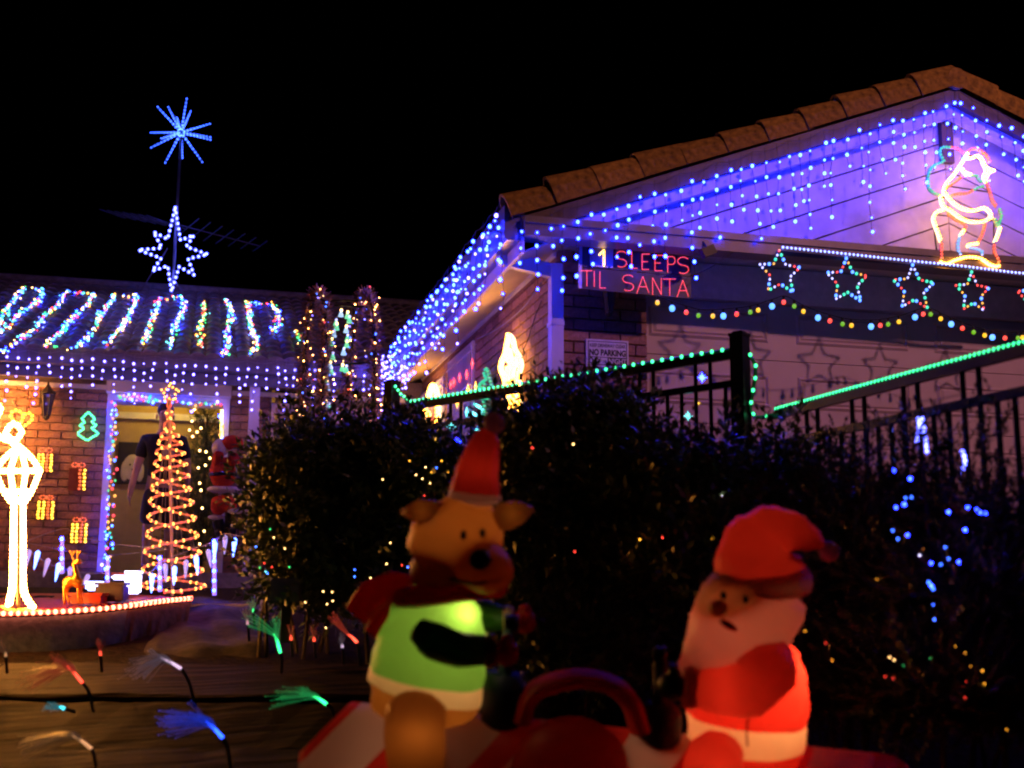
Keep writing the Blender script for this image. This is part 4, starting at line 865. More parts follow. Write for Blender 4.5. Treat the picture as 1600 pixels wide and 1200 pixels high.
rb = [(1397, 735, 'ice', 2), (1422, 748, 'ice', 4), (1415, 778, 'blue', 2), (1413, 788, 'ice', 4), (1400, 793, 'ice', 3), (1482, 800, 'ice', 4), (1424, 777, 'blue', 2), (1395, 829, 'blue', 2), (1418, 836, 'ice', 3), (1403, 842, 'blue', 2), (1512, 793, 'ice', 3), (1526, 796, 'ice', 2), (1532, 801, 'ice', 3), (1540, 802, 'ice', 2), (1508, 828, 'ice', 4), (1477, 855, 'blue', 2), (1482, 873, 'blue', 2), (1455, 880, 'ice', 3), (1470, 882, 'blue', 2), (1498, 878, 'ice', 3), (1437, 868, 'white', 2), (1455, 915, 'ice', 4), (1451, 910, 'blue', 3), (1458, 920, 'blue', 3), (1460, 968, 'blue', 2), (1458, 945, 'blue', 1), (1390, 1027, 'warm', 3), (1397, 1031, 'warm', 3), (1383, 1057, 'red', 2), (1396, 1060, 'red', 2), (1508, 1020, 'amber', 2), (1535, 1048, 'amber', 3), (1538, 1068, 'amber', 3), (1505, 1072, 'red', 2), (1504, 1080, 'red', 2), (1508, 1090, 'red', 2), (1510, 1065, 'red', 1), (1290, 1005, 'red', 2), (1300, 1032, 'amber', 2), (1258, 986, 'amber', 2), (1573, 1140, 'amber', 2), (1454, 1029, 'green', 1), (1493, 1010, 'amber', 1), (1517, 1041, 'amber', 1), (1370, 905, 'amber', 1), (1412, 1040, 'green', 1)]
light_string('fairy_lights', 'blue, amber and red fairy lights in the conifers below the gate', 'string lights', PD(1455, 915, 4.3), [], [(PD(x, y, 4.28), G[k], (.0013+.0009*s)*(1 if k in ('ice', 'blue') else .6)) for x, y, k, s in rb])

# ================================================================== tinsel archways
M_tins = [mat('tinsel_purple', (.40, .26, .42), .35, .3, bump=0), mat('tinsel_copper', (.6, .30, .14), .35, .3, bump=0), mat('tinsel_dark', (.12, .10, .08), .4, .2, bump=0)]
TD = 9.6
ta = thing('tinsel_archway', 'walk through archway of posts wrapped in dark tinsel with small lights', 'archway', PD(530, 900, TD))
def tinsel(pts, D0, D1, nm):
    P3 = spline([PD(x, y, lerp(D0, D1, i/(len(pts)-1))) for i, (x, y) in enumerate(pts)], 6); b = MB(); b.tube(P3, .016, 6); po = b.build('arch', M_black, ta)
    b = MB(); Q = resample(P3, .004)
    for p in Q:
        for _ in range(7):
            d = Vector((random.gauss(0, 1), random.gauss(0, 1), random.gauss(0, .7))).normalized(); L = random.uniform(.045, .09); s = d.orthogonal().normalized()*.0045
            b.add([p-s, p+s, p+d*L+s*.6, p+d*L-s*.6], [(0, 1, 2, 3)], random.choices((0, 1, 2), (4, 3, 4))[0])
    o = b.build('tinsel', M_tins, po); o['kind'] = 'stuff'
    for p in resample(P3, .032):
        inst(bulb_mesh(G[random.choices(('tinsel', 'warm', 'blue', 'red', 'violet'), (7, 2, 2, 1, 1))[0]], random.choice((.0028, .0036, .0048))), 'bulb', po, p+Vector((random.gauss(0, .04), random.uniform(-.075, -.02), random.gauss(0, .03))))
tinsel([(478, 700), (474, 640), (476, 560), (482, 500), (490, 465), (497, 458), (506, 470), (510, 520), (505, 580), (503, 640), (503, 700)], 9.9, 9.2, 0)
tinsel([(540, 690), (542, 630), (546, 570), (556, 500), (562, 470), (571, 460), (580, 475), (586, 530), (585, 590), (583, 640), (580, 710)], 10.0, 9.0, 1)
b = MB()
for a, c in (((500, 476), (575, 480)), ((480, 470), (560, 470)), ((503, 572), (583, 566)), ((480, 618), (545, 625))): b.tube([PD(*a, 9.5), PD(*c, 9.5)], .008, 5)
b.build('cross_rod', M_black, ta)
hl = thing('bell_lights', 'string of pale green bell lights hanging inside the tinsel archway', 'string lights', PD(530, 480, 9.5), None)
hp_ = [(533, 485), (525, 500), (526, 506), (522, 517), (518, 530), (520, 552), (516, 566), (518, 575), (510, 588), (512, 600)]; hp2 = [(543, 488), (546, 495), (541, 510), (543, 524), (542, 533), (537, 545), (535, 570), (541, 572), (510, 627), (514, 630)]
b = MB(); b.tube([PD(x, y, 9.5) for x, y in hp_], .003, 4); b.tube([PD(x, y, 9.5) for x, y in hp2[:8]], .003, 4); b.build('cable', M_wwire, hl)
M_bell = glow('bell_glass', (.12, .8, .38))
for i, (x, y) in enumerate(hp_+hp2):
    p = PD(x, y, 9.49); b = MB(); b.lathe(p-Vector((0, 0, .03)), [(.022, -.02), (.017, .0), (.010, .02), (.004, .026)], 8); be = b.build('bell', M_bell if i % 3 else glow('bell_ice', (.4, .7, 1.1)), hl); inst(bulb_mesh(G['star_white' if i % 2 else 'warm'], .010), 'bulb', be, p+Vector((0, -.02, -.002)))

# ================================================================== lamp post light, platform and ornaments
LD = 7.5; lt = thing('lamp_post_light', 'dazzling rope light lamp post with bow on the left', 'lamp post', PD(32, 955, LD))
lp = lambda x, y, dd=0: PD(x, y, LD+dd)
def lrope(name, pts, key='lantern', r=.017, tr=.012):
    P3 = spline(pts, 4) if len(pts) > 2 else [Vector(p) for p in pts]; b = MB(); b.tube(P3, tr, 6); t = b.build(name, mat('tube_l_'+key, (.6, .4, .25), .3, bump=0), lt); b = MB()
    for p in resample(P3, .026): b.ico(p-FH*.008, r)
    b.build('beads', G[key], t)['kind'] = 'stuff'
for x0, x1, dd in ((22, 19, 0), (37, 38, 0), (24, 22, .1), (35, 35, .1)): lrope('post_rope', [lp(x0, 787, dd), lp((x0+x1)/2, 860, dd), lp(x1, 915, dd), lp(x1+(6 if x1 > 28 else -4), 935, dd), lp(x1+(15 if x1 > 28 else -6), 948, dd)])
b = MB(); b.tube([lp(29, 700, .05), lp(29, 957, .05)], .012, 6); b.build('pole', M_dark, lt)
for dx, dd in ((-36, 0), (34, 0), (-12, -.13), (12, .13)):
    x = 29+dx; lrope('lantern_rib', [lp(30, 697, .04), lp(30+dx*.55, 714, dd*.6), lp(x, 735, dd)]); lrope('lantern_side', [lp(x, 736, dd), lp(29+dx*.62, 768, dd*.6), lp(29+dx*.25, 787, dd*.3)])
rg = [lp(-7, 736), lp(17, 736, -.13), lp(63, 736), lp(41, 736, .13), lp(-7, 736)]; lrope('lantern_rim', rg); lrope('lantern_rim', [lp(10, 768), lp(48, 768)]); lrope('lantern_rim', [lp(17, 782, .03), lp(43, 782, .03)])
lrope('bow_loop', [lp(24, 690), lp(10, 677), lp(22, 662), lp(35, 674), lp(26, 688)]); lrope('bow_loop', [lp(22, 690), lp(4, 685), lp(-8, 672), lp(-6, 655), lp(2, 640), lp(-4, 632)]); lrope('bow_knot', [lp(22, 694), lp(30, 700), lp(34, 706)])
lrope('holly_leaf', [lp(35, 668), lp(44, 662), lp(51, 655), lp(50, 647), lp(42, 646), lp(37, 652), lp(33, 664)], 'amber', .010, .005); lrope('holly_leaf', [lp(26, 660), lp(18, 652), lp(20, 644), lp(28, 641), lp(38, 648)], 'amber', .010, .005)
lrope('berry_loop', [lp(26, 640), lp(21, 624), lp(31, 622), lp(40, 617), lp(48, 622), lp(47, 635), lp(44, 643)], 'rope_red', .006, .004)
lrope('base_ring', [lp(4, 948), lp(20, 953, -.1), lp(48, 951)], 'amber', .009, .006)
# platform
edge = [(-140, 968, 7.0), (-60, 964.5, 7.1), (0, 962, 7.2), (80, 959.5, 7.25), (150, 955, 7.35), (200, 950, 7.5), (250, 943, 7.75), (300, 937.5, 8.05)]
E3 = spline([PD(x, y, d) for x, y, d in edge], 4); bk = [PD(x, y, d) for x, y, d in ((-140, 929, 9.6), (-60, 928, 9.6), (0, 927, 9.5), (80, 927, 9.5), (150, 928, 9.4), (200, 929, 9.2), (250, 931, 8.9), (292, 936, 8.4))]; B3 = spline(bk, 4)
pf = thing('platform', 'low raised display platform with red top and blue grey cloth skirt', 'platform', E3[0])
b = MB(); nE = len(E3); rows_ = 6; vs = [lerp(E3[i], B3[i], j/rows_) + Vector((0, 0, .012*math.sin(i*1.7+j*2.1) if 0 < j < rows_ else 0)) for j in range(rows_+1) for i in range(nE)]
b.add(vs, [(j*nE+i, j*nE+i+1, (j+1)*nE+i+1, (j+1)*nE+i) for j in range(rows_) for i in range(nE-1)]); b.build('red_top', mat('red_carpet', (.42, .035, .03), .8, var=.3, scale=30, bump=.5), pf, True)
def skirt(i0, i1, m, name, wr):
    b = MB(); n = i1-i0; vs = []
    for j in range(9):
        for i in range(i0, i1+1):
            for q in range(3 if i < i1 else 1):
                p = lerp(E3[i], E3[min(i+1, i1)], q/3); f_ = j/8; gz = ground_z(p.x, p.y)-.02; s = i*3+q
                o = -FH*(.01+.07*f_+wr*f_*math.sin(s*1.9)+wr*.5*f_*math.sin(s*.7+1)); vs.append(Vector((p.x, p.y, lerp(p.z-.012, min(gz, p.z-.03), f_)))+o)
    k = n*3+1; b.add(vs, [(j*k+i, j*k+i+1, (j+1)*k+i+1, (j+1)*k+i) for j in range(8) for i in range(k-1)]); b.build(name, m, pf, True)
skirt(0, 20, mat('skirt_cloth', (.22, .30, .36), .85, var=.2, scale=30, bump=.4), 'cloth_skirt', .006); skirt(20, nE-1, mat('skirt_tarp', (.16, .12, .10), .7, var=.25, scale=20, bump=.5), 'tarp_corner', .03)
rl = thing('rope_light', 'red rope light along the curved front edge of the platform', 'rope light', E3[0]); up_ = Vector((0, 0, .012)); ep = [p+up_-FH*.015 for p in E3] + [PD(292, 936, 8.3), PD(262, 938, 8.2), PD(232, 941.5, 8.0), PD(205, 945, 7.8)]
b = MB(); b.tube(ep, .012, 6); b.build('tube', glow('red_tube', (1.2, .12, .08)), rl)
for p in resample(ep, .042): inst(bulb_mesh(G['edge_red'], .013), 'bead', rl, p-FH*.008)
b = MB(); b.box(-.2, 1.2, 8.95, 9.06, 1.2, 1.43); kb = b.build('kerb', M_conc); kb['kind'] = 'structure'
def mfn(s, t):
    d = lerp(7.0, 8.8, t); q = PD(lerp(205+30*math.sin(t*5), 432+14*math.sin(t*9), s), 900, d); z = ground_z(q.x, q.y)+.035+(.012*math.sin(s*17+t*5)+.010*math.sin(s*7-t*21)-.06*(max(0, 1-t*9)+max(0, 1-s*9)+max(0, s*9-8))); return (q.x, q.y, z)
tag(sheet('ground_cloth', mfn, 36, 36, mat('weed_cloth', (.035, .028, .035), .95, var=.4, scale=16, bump=.4)), 'wrinkled mauve grey ground cloth between the platform and the bush', 'cloth')
# gold reindeer ornament
RD = 7.7; rx = lambda x, y, dd=0: PD(x, y, RD+dd); de = thing('reindeer_ornament', 'small gold wire reindeer ornament standing on the red platform', 'ornament', rx(115, 945)); M_gold = mat('gold', (.75, .42, .08), .3, .85, bump=.1)
b = MB(); b.tube(spline([rx(102, 914), rx(108, 909), rx(118, 909), rx(127, 913)], 4), [.03, .034, .036, .037, .038, .038, .036, .034, .034, .034, .034, .032, .03], 8); b.tube(spline([rx(118, 910), rx(120, 897), rx(117, 887), rx(116, 880)], 4), [.026]*4+[.018]*4+[.016]*5, 7); b.tube([rx(114, 880), rx(124, 877), rx(128, 879)], [.014, .02, .009], 7)
b.build('body', M_gold, de, True)
for x0, x1, dd in ((102, 101, 0), (106, 108, .06), (124, 124, 0), (128, 129, .06)): b = MB(); b.tube(spline([rx(x0, 914, dd), rx(x0-1.5, 928, dd), rx(x1, 944, dd)], 3), [.018, .015, .012, .009, .009, .008, .008], 6); b.build('leg', M_gold, de, True)
for pts in (((117, 878), (113, 868), (109, 860)), ((113, 869), (117, 861)), ((121, 877), (122, 867), (121, 859)), ((122, 868), (126, 861))): b = MB(); b.tube([rx(*p) for p in pts], .006, 5); b.build('antler', M_gold, de)
# presents, red sledge, glowing tubs
def stripbox(name, label, cat, x0, x1, y0, y1, D_, m, extra=None, dep=.12):
    c = PD((x0+x1)/2, y1, D_); W2 = (x1-x0)/2*D_/F; Hh = (y1-y0)*D_/F; t = thing(name, label, cat, c); b = MB(); k = .012
    b.obox(c+Vector((0, 0, Hh/2)), rt*W2, FH*dep/2, (0, 0, Hh/2-k)); b.obox(c+Vector((0, 0, Hh/2)), rt*(W2-k), FH*(dep/2-k), (0, 0, Hh/2)); b.build('body', m, t)
    b = MB(); b.obox(c+Vector((0, 0, Hh+.006)), rt*W2*1.08, FH*dep*.55, (0, 0, .009)); b.build('lid', extra or m, t); return t
stripbox('sledge_box', 'dark red lacquered box lying on the platform behind the reindeer', 'box', 112, 162, 930, 944, 8.0, mat('red_lacquer', (.35, .02, .015), .3, bump=.03))
stripbox('present', 'dark blue wrapped parcel next to the glowing tubs', 'parcel', 152, 196, 914, 940, 8.15, mat('parcel_dark', (.05, .03, .09), .4, bump=.05))
M_tub = glow('glow_tub', (3.2, 3.0, 5))
stripbox('glow_tub', 'tall white glowing tub behind the parcel', 'lamp', 198, 216, 896, 928, 8.5, M_tub); stripbox('glow_tub', 'low flat white glowing tub capped in red beside the doorway', 'lamp', 178, 198, 898, 906, 8.6, M_tub, mat('red_lid', (.3, .03, .02), .5)); stripbox('glow_tub', 'small blue white glowing pot left of the parcel', 'lamp', 138, 156, 912, 923, 8.3, glow('glow_pot', (2.4, 3.0, 7)))
# icicle garland and lit stakes
GD = 8.7; gw = lambda x, y: PD(x, y, GD)
ig = thing('icicle_garland', 'garland of small blue icicle lights strung between lit stakes by the path', 'string lights', gw(97, 835))
b = MB(); b.tube(spline([gw(*p) for p in ((30, 850), (97, 826), (120, 836), (165, 848), (210, 853), (260, 858))], 4), .004, 4); b.tube(spline([gw(*p) for p in ((40, 856), (75, 880), (115, 893), (165, 896), (230, 895), (250, 880), (290, 862), (335, 846), (350, 834), (385, 840))], 4), .004, 4); b.tube([gw(40, 848), gw(150, 870), gw(330, 852)], .002, 4); b.build('cable', M_wwire, ig)
ic_on, ic_off = glow('icicle_lit', (.8, 1.6, 9)), glow('icicle_dim', (.45, .3, .7))
def ic_me(m):
    b = MB(); b.lathe((0, 0, 0), [(.004, 0), (.016, -.012), (.015, -.04), (.010, -.075), (.007, -.105), (.002, -.125)], 8); me = bpy.data.meshes.new('icicle'); me.from_pydata(b.v, [], b.f); me.materials.append(m); return me
IO, IF_ = ic_me(ic_on), ic_me(ic_off)
for x, y, on, lean in ((46, 858, 0, .1), (60, 860, 1, .15), (76, 872, 0, .2), (93, 879, 1, .15), (110, 885, 0, 0), (139, 897, 0, .4), (238, 896, 1, 0), (258, 880, 0, -.1), (273, 884, 1, 0), (291, 874, 0, 0), (306, 868, 1, -.15), (336, 846, 1, 0), (325, 858, 0, -.2), (352, 836, 0, 0), (367, 840, 1, .05)): inst(IO if on else IF_, 'icicle', ig, gw(x, y), (0, lean, 0), (1.1, 1.1, 1.1))
for x, y0, y1, lb in ((97, 838, 896, 'lit violet stake left of the doorway by the reindeer'), (168, 868, 918, 'lit violet stake at the foot of the left door jamb'), (250, 868, 924, 'lit violet stake in front of the spiral tree'), (335, 842, 930, 'tall lit blue stake right of the spiral tree')):
    t = thing('stake_light', lb, 'stake light', gw(x, y1), 'lit stakes along the path'); b = MB(); b.tube([gw(x, y0), gw(x, y1)], [.011, .015], 8); b.build('tube', glow('stake_tube', (.5, .25, 1.6)), t)
    for p in resample([gw(x, y0+4), gw(x, y1-2)], .07): inst(bulb_mesh(G['ice'], .014), 'bulb', t, p-FH*.008)

# ================================================================== person, indoor tree, Santa plush
def skin(name, J, Ed, m, parent, sub=2, origin=None):
    me = bpy.data.meshes.new(name); og = Vector(WL[parent]); me.from_pydata([tuple(Vector(p)-og) for p, r in J], Ed, []); ob = bpy.data.objects.new(name, me); col.objects.link(ob)
    ob.parent = parent; WL[ob] = og; md = ob.modifiers.new('s', 'SKIN'); md.use_smooth_shade = True
    for i, (p, r) in enumerate(J):
        r = r if isinstance(r, tuple) else (r, r); me.skin_vertices[0].data[i].radius = r; me.skin_vertices[0].data[i].use_root = (i == 0)
    s = ob.modifiers.new('b', 'SUBSURF'); s.levels = sub; s.render_levels = sub; me.materials.append(m)
    bpy.context.view_layer.update(); dg = bpy.context.evaluated_depsgraph_get(); nm = bpy.data.meshes.new_from_object(ob.evaluated_get(dg)); ob.modifiers.clear(); ob.data = nm; return ob
pp = PY(245, 897, 13.62); pe = thing('person', 'man standing in the doorway wearing a dark T-shirt and dark shorts', 'person', (pp.x, pp.y, 1.7))
px, py = pp.x, pp.y; V_ = lambda x, y, z: Vector((px+x, py+y, 1.7+z)); SC_ = 1.0
M_skin = mat('skin', (.42, .24, .16), .55, var=.05, bump=.02); M_shirt = mat('dark_shirt', (.008, .007, .008), .85, bump=.2); M_short = mat('dark_shorts', (.028, .022, .026), .85, bump=.2)
J = [(V_(0, 0, .95), .13), (V_(0, 0, 1.15), (.14, .10)), (V_(0, .01, 1.4), (.15, .10)), (V_(0, 0, 1.52), .06), (V_(0, -.015, 1.60), (.055, .06)), (V_(0, -.02, 1.70), (.078, .095)), (V_(0, -.015, 1.79), (.06, .075)),
     (V_(.19, .01, 1.43), .06), (V_(.26, .02, 1.15), .045), (V_(.27, -.05, .90), .034), (V_(.27, -.06, .82), (.022, .036)),
     (V_(-.19, .01, 1.43), .06), (V_(-.26, .0, 1.15), .045), (V_(-.31, -.06, .90), .034), (V_(-.32, -.07, .82), (.022, .036)),
     (V_(.09, 0, .86), .10), (V_(.10, -.01, .48), .058), (V_(.11, .02, .08), .038), (V_(.11, -.1, .03), .035), (V_(-.09, 0, .86), .10), (V_(-.12, -.01, .48), .058), (V_(-.13, .02, .08), .038), (V_(-.13, -.1, .03), .035)]
Ed = [(0, 1), (1, 2), (2, 3), (3, 4), (4, 5), (5, 6), (2, 7), (7, 8), (8, 9), (9, 10), (2, 11), (11, 12), (12, 13), (13, 14), (0, 15), (15, 16), (16, 17), (17, 18), (0, 19), (19, 20), (20, 21), (21, 22)]
for sx, bx_, by_ in ((1, .27, -.06), (-1, -.32, -.07)):       # fingers and thumb rooted in each palm
    w0 = 10 if sx == 1 else 14
    for k in range(4):
        i = len(J); J += [(V_(bx_+.0, by_-.03+.019*k, .785), .0085), (V_(bx_-sx*.006, by_-.034+.02*k, .745-.006*(k in (1, 2))), .008), (V_(bx_-sx*.018, by_-.036+.02*k, .715-.008*(k in (1, 2))), .0065)]; Ed += [(w0, i), (i, i+1), (i+1, i+2)]
    i = len(J); J += [(V_(bx_-sx*.012, by_-.045, .81), .010), (V_(bx_-sx*.02, by_-.062, .775), .008)]; Ed += [(w0, i), (i, i+1)]
bd = skin('body', J, Ed, M_skin, pe)
skin('t_shirt', [(V_(0, 0, .93), (.165, .135)), (V_(0, 0, 1.15), (.165, .125)), (V_(0, .01, 1.40), (.175, .115)), (V_(0, .0, 1.49), (.08, .075)), (V_(.19, .01, 1.43), .078), (V_(.245, .015, 1.22), .07), (V_(-.19, .01, 1.43), .078), (V_(-.245, .0, 1.22), .07)], [(0, 1), (1, 2), (2, 3), (2, 4), (4, 5), (2, 6), (6, 7)], M_shirt, pe)
skin('shorts', [(V_(0, 0, .96), (.155, .13)), (V_(0, 0, .88), (.16, .13)), (V_(.095, 0, .78), .115), (V_(.11, -.01, .50), .098), (V_(-.095, 0, .78), .115), (V_(-.12, -.01, .50), .098)], [(0, 1), (1, 2), (2, 3), (1, 4), (4, 5)], M_short, pe)
b = MB(); b.ball(V_(0, .012, 1.765), (.088, .1, .085), 14, 9); b.build('hair', mat('hair_dark', (.03, .02, .015), .7), pe, True)
b = MB(); b.ball(V_(0, -.128, 1.69), (.014, .022, .026), 8, 6); 
for sx in (-1, 1): b.ball(V_(sx*.088, -.02, 1.69), (.014, .024, .032), 8, 6)
b.build('nose_and_ears', M_skin, pe, True)
b = MB(); [b.ball(V_(sx*.032, -.108, 1.715), (.012, .008, .006), 8, 5) for sx in (-1, 1)]; b.box(px-.025, px+.025, py-.118, py-.108, 1.7+1.637, 1.7+1.643); b.build('eyes_and_mouth', M_black, pe, True)
b = MB(); [b.ball(V_(sx, -.06, .035), (.05, .13, .04), 10, 6) for sx in (.11, -.13)]; b.build('shoes', M_black, pe, True)
b = MB(); b.ball(V_(.05, -.125, 1.28), (.07, .008, .08), 10, 6); b.build('shirt_print', mat('print_grey', (.28, .2, .2), .8, bump=0), pe, True)
ct = thing('christmas_tree', 'dark green Christmas tree with warm lights inside the doorway', 'tree', PY(312, 897, 14.5)); tb = Vector(WL[ct])
b = MB(); b.tube([tb, tb+Vector((0, 0, 1.85))], [.03, .01], 6); b.build('trunk', M_twig, ct)
lobes = [((tb.x, tb.y, tb.z+.25+.22*k), (.50*(1-k/8.2), .45*(1-k/8.2), .16)) for k in range(8)]; foliage('foliage', ct, lobes, 900, SC, M_coni, .9)
for x, y in ((300, 658), (314, 669), (301, 682), (312, 704), (322, 706), (328, 716), (310, 731), (321, 727), (314, 766), (312, 755), (316, 794), (319, 830), (312, 850), (304, 640), (296, 672), (308, 675)): inst(bulb_mesh(G['warm'], .013), 'bulb', ct, PY(x, y, 14.0))
PL = 12.7; pl = lambda x, y, d=0: PD(x, y, PL+d); sn = thing('santa_plush', 'plush Santa climbing beside the porch post, seen from behind', 'plush', pl(355, 835)); M_rp = mat('red_plush', (.55, .045, .02), .95, var=.2, scale=60, bump=.6); M_fur = mat('white_fur', (.7, .62, .58), .95, var=.2, scale=80, bump=.8); k = PL/F
skin('jacket', [(pl(349, 765), (.14, .13)), (pl(349, 738), (.145, .13)), (pl(350, 722), (.12, .11)), (pl(338, 722), .07), (pl(343, 706, -.1), .055), (pl(362, 724), .07), (pl(368, 712, -.1), .055)], [(0, 1), (1, 2), (2, 3), (3, 4), (2, 5), (5, 6)], M_rp, sn)
skin('trousers', [(pl(349, 772), (.12, .11)), (pl(349, 780), (.13, .12)), (pl(341, 792), .085), (pl(338, 805, -.05), .07), (pl(357, 790), .085), (pl(366, 796, -.08), .07)], [(0, 1), (1, 2), (2, 3), (1, 4), (4, 5)], M_rp, sn)
b = MB(); b.lathe(pl(349, 742), [(.148, -.016), (.156, 0), (.148, .016)], 16); b.build('belt', M_black, sn); b = MB(); b.lathe(pl(349, 765), [(.14, -.025), (.165, -.012), (.165, .012), (.14, .025)], 16); b.build('fur_hem', M_fur, sn, True)
b = MB(); b.ball(pl(344, 700), (.085, .09, .10), 12, 8); b.build('head', M_fur, sn, True)
skin('hat', [(pl(350, 698), .08), (pl(358, 690), .085), (pl(370, 688), .07), (pl(380, 697), .04)], [(0, 1), (1, 2), (2, 3)], M_rp, sn); b = MB(); b.ball(pl(381, 702), .03, 8, 6); b.build('pompom', M_fur, sn, True)
for a, c in (((340, 812), (344, 832)), ((363, 802), (358, 826))): b = MB(); b.tube(spline([pl(*a), pl((a[0]+c[0])/2, (a[1]+c[1])/2), pl(*c), pl(c[0]+4, c[1]+4, -.06)], 3), [.06]*4+[.055]*3+[.05]*3, 8); b.ball(pl(*c), (.06, .09, .05), 8, 6); b.build('boot', M_black, sn, True)
b = MB(); b.ball(pl(338, 808), (.085, .085, .03), 10, 6); b.ball(pl(367, 799, -.08), (.08, .08, .03), 10, 6); b.build('fur_cuff', M_fur, sn, True)
b = MB(); [b.bar(pl(x, 690, .2), pl(x, 850, .2), .02, .02) for x in (334, 372)]; [b.bar(pl(334, y, .2), pl(372, y, .2), .016, .016) for y in range(700, 850, 18)]; tag(b.build('rope_ladder', M_twig), 'narrow rope ladder behind the climbing Santa plush', 'ladder')

# ================================================================== timber terrace
M_slp = wood('sleeper_wood', (.003, .002, .001), (.036, .021, .008), 1.3, 0)
tt = thing('timber_terrace', 'stepped terrace of weathered timber sleepers at the lower left', 'terrace', PD(100, 1100, 6))
for k, (D_, zt_, D1_, z1_) in enumerate(((4.35, .50, 4.95, .66), (5.02, .715, 5.53, .815), (5.60, .832, 6.12, .985), (6.2, 1.012, 6.78, 1.128))):
    hh = .12; c0 = CO + FH*D_; xs = [-4.2, -2.0-.25*k, .15+.12*k] if k % 2 else [-4.2, -2.6, -.55, .2]
    for a, c in zip(xs, xs[1:]):
        dz_ = random.uniform(-.012, .012); dd_ = random.uniform(-.02, .02); A_ = c0+rt*(a+.006)+FH*dd_; B_ = c0+rt*(c-.006)+FH*dd_; A_.z = B_.z = 0
        b = MB(); n = 14; L1 = []
        for i in range(n+1):
            p = lerp(A_, B_, i/n); w1_, w2_, w3_ = (random.uniform(-.007, .007) for _ in range(3)); zz = zt_+dz_
            L1.append([Vector((p.x, p.y, zz-hh))-FH*(.01+w1_), Vector((p.x, p.y, zz-.015+w3_))-FH*(.012+w2_), Vector((p.x, p.y, zz+w1_))+FH*.012, Vector((p.x, p.y, z1_+dz_+w2_))+FH*(D1_-D_), Vector((p.x, p.y, zz-hh))+FH*(D1_-D_)])
        b.add([v for r_ in L1 for v in r_], [(i*5+j, (i+1)*5+j, (i+1)*5+(j+1) % 5, i*5+(j+1) % 5) for i in range(n) for j in range(5)]+[(4, 3, 2, 1, 0), tuple(n*5+j for j in range(5))]); so = b.build('sleeper', M_slp, tt)

# ================================================================== power box
p = PD(447, 940, 6.7); pb = thing('power_box', 'grey weatherproof power box on a black stake before the bush', 'power box', p)
W2, H2 = 23*6.7/F, 36*6.7/F; b = MB(); cc = p+Vector((0, 0, H2/2)); b.obox(cc, rt*(W2-.008), FH*.045, (0, 0, H2/2)); b.obox(cc, rt*W2, FH*.045, (0, 0, H2/2-.008)); b.obox(cc-FH*.05, rt*(W2-.004), FH*.006, (0, 0, H2/2-.004)); b.build('housing', mat('grey_plastic', (.13, .13, .15), .5, bump=.03), pb)
b = MB(); b.bar(p+Vector((0, 0, .0)), p-Vector((0, 0, .22)), .05, .03, upv=(0, 1, 0)); b.build('stake', M_black, pb)
b = MB(); b.tube(spline([p-rt*.06, p-rt*.07-Vector((0, 0, .08)), p-rt*.16-Vector((0, 0, .05))], 4), .004, 5); b.tube(spline([p+rt*.03, p+rt*.06-Vector((0, 0, .05)), p+rt*.25-Vector((0, 0, .10))], 4), .004, 5); b.build('lead', M_wire, pb)

# ================================================================== fibre optic flower lights
FC = {'blue': (.08, .35, 6), 'cyan': (.2, 2.6, 3.2), 'red': (4, .3, .15), 'green': (.1, 3.4, .8), 'white': (1.3, .9, 1.3), 'orange': (1.1, .5, .22), 'pink': (1.4, .5, .8)}
def fibre(D_, base, tips, key, stem, label, br=1.0):
    c = FC[key]; t = thing('fibre_light', label, 'garden light', PD(*stem[-1], D_), 'fibre optic flower lights on stakes')
    sc = [PD(*q_, D_) for q_ in [base]+stem]; b = MB(); b.tube(spline(sc, 4), .008, 6); b.build('stem', M_black, t)
    m0 = glow('fibre_%s_base%.1f' % (key, br), c, 1.1*br); m1 = glow('fibre_%s_mid%.1f' % (key, br), c, .045*br); m2 = glow('fibre_%s_tip%.1f' % (key, br), c, .12*br)
    bb, mm, td = MB(), MB(), MB(); B_ = PD(*base, D_)
    for (ax, ay, tx, ty, spread, n) in tips:
        A_, T_ = PD(ax, ay, D_), PD(tx, ty, D_); bb.tube(spline([B_, lerp(B_, A_, .5)+Vector((0, 0, .004)), A_], 3), [.008, .0075, .007, .006, .005, .004, .003], 6)
        for k in range(n):
            o = Vector([random.gauss(0, 1) for _ in range(3)])*spread*D_/F*.5; P3 = spline([lerp(B_, A_, .5)+o*.1, A_+o*.35, T_+o+Vector((0, 0, random.uniform(-.5, .3)*spread*D_/F*.5))], 5)
            mm.tube(P3, .0009, 3, cap=False); td.ico(P3[-1], .0022)
    s_ = bb.build('fibre_base', m0, t); q_ = mm.build('fibres', m1, t); q_['kind'] = 'stuff'; q_ = td.build('fibre_tips', m2, t); q_['kind'] = 'stuff'
fibre(5.0, (348, 1153), [(322, 1127, 262, 1128, 20, 44), (322, 1127, 300, 1112, 14, 14)], 'blue', [(356, 1172), (364, 1225)], 'brightest blue fibre light arching left over the dark sleepers')
fibre(5.7, (283, 1045), [(252, 1028, 215, 1046, 20, 44), (262, 1034, 236, 1016, 8, 14)], 'white', [(296, 1068), (305, 1105)], 'pale violet fibre light drooping left below the tarp corner', .8)
fibre(5.6, (129, 1067), [(105, 1042, 50, 1062, 18, 40), (105, 1040, 84, 1030, 10, 18)], 'red', [(139, 1082), (146, 1112)], 'red based fibre light with a wide pale spray on the left', .7)
fibre(5.4, (101, 1108), [(92, 1105, 77, 1103, 10, 30)], 'cyan', [(112, 1111), (118, 1112)], 'short cyan fibre light pointing left above the drooping orange one', .8)
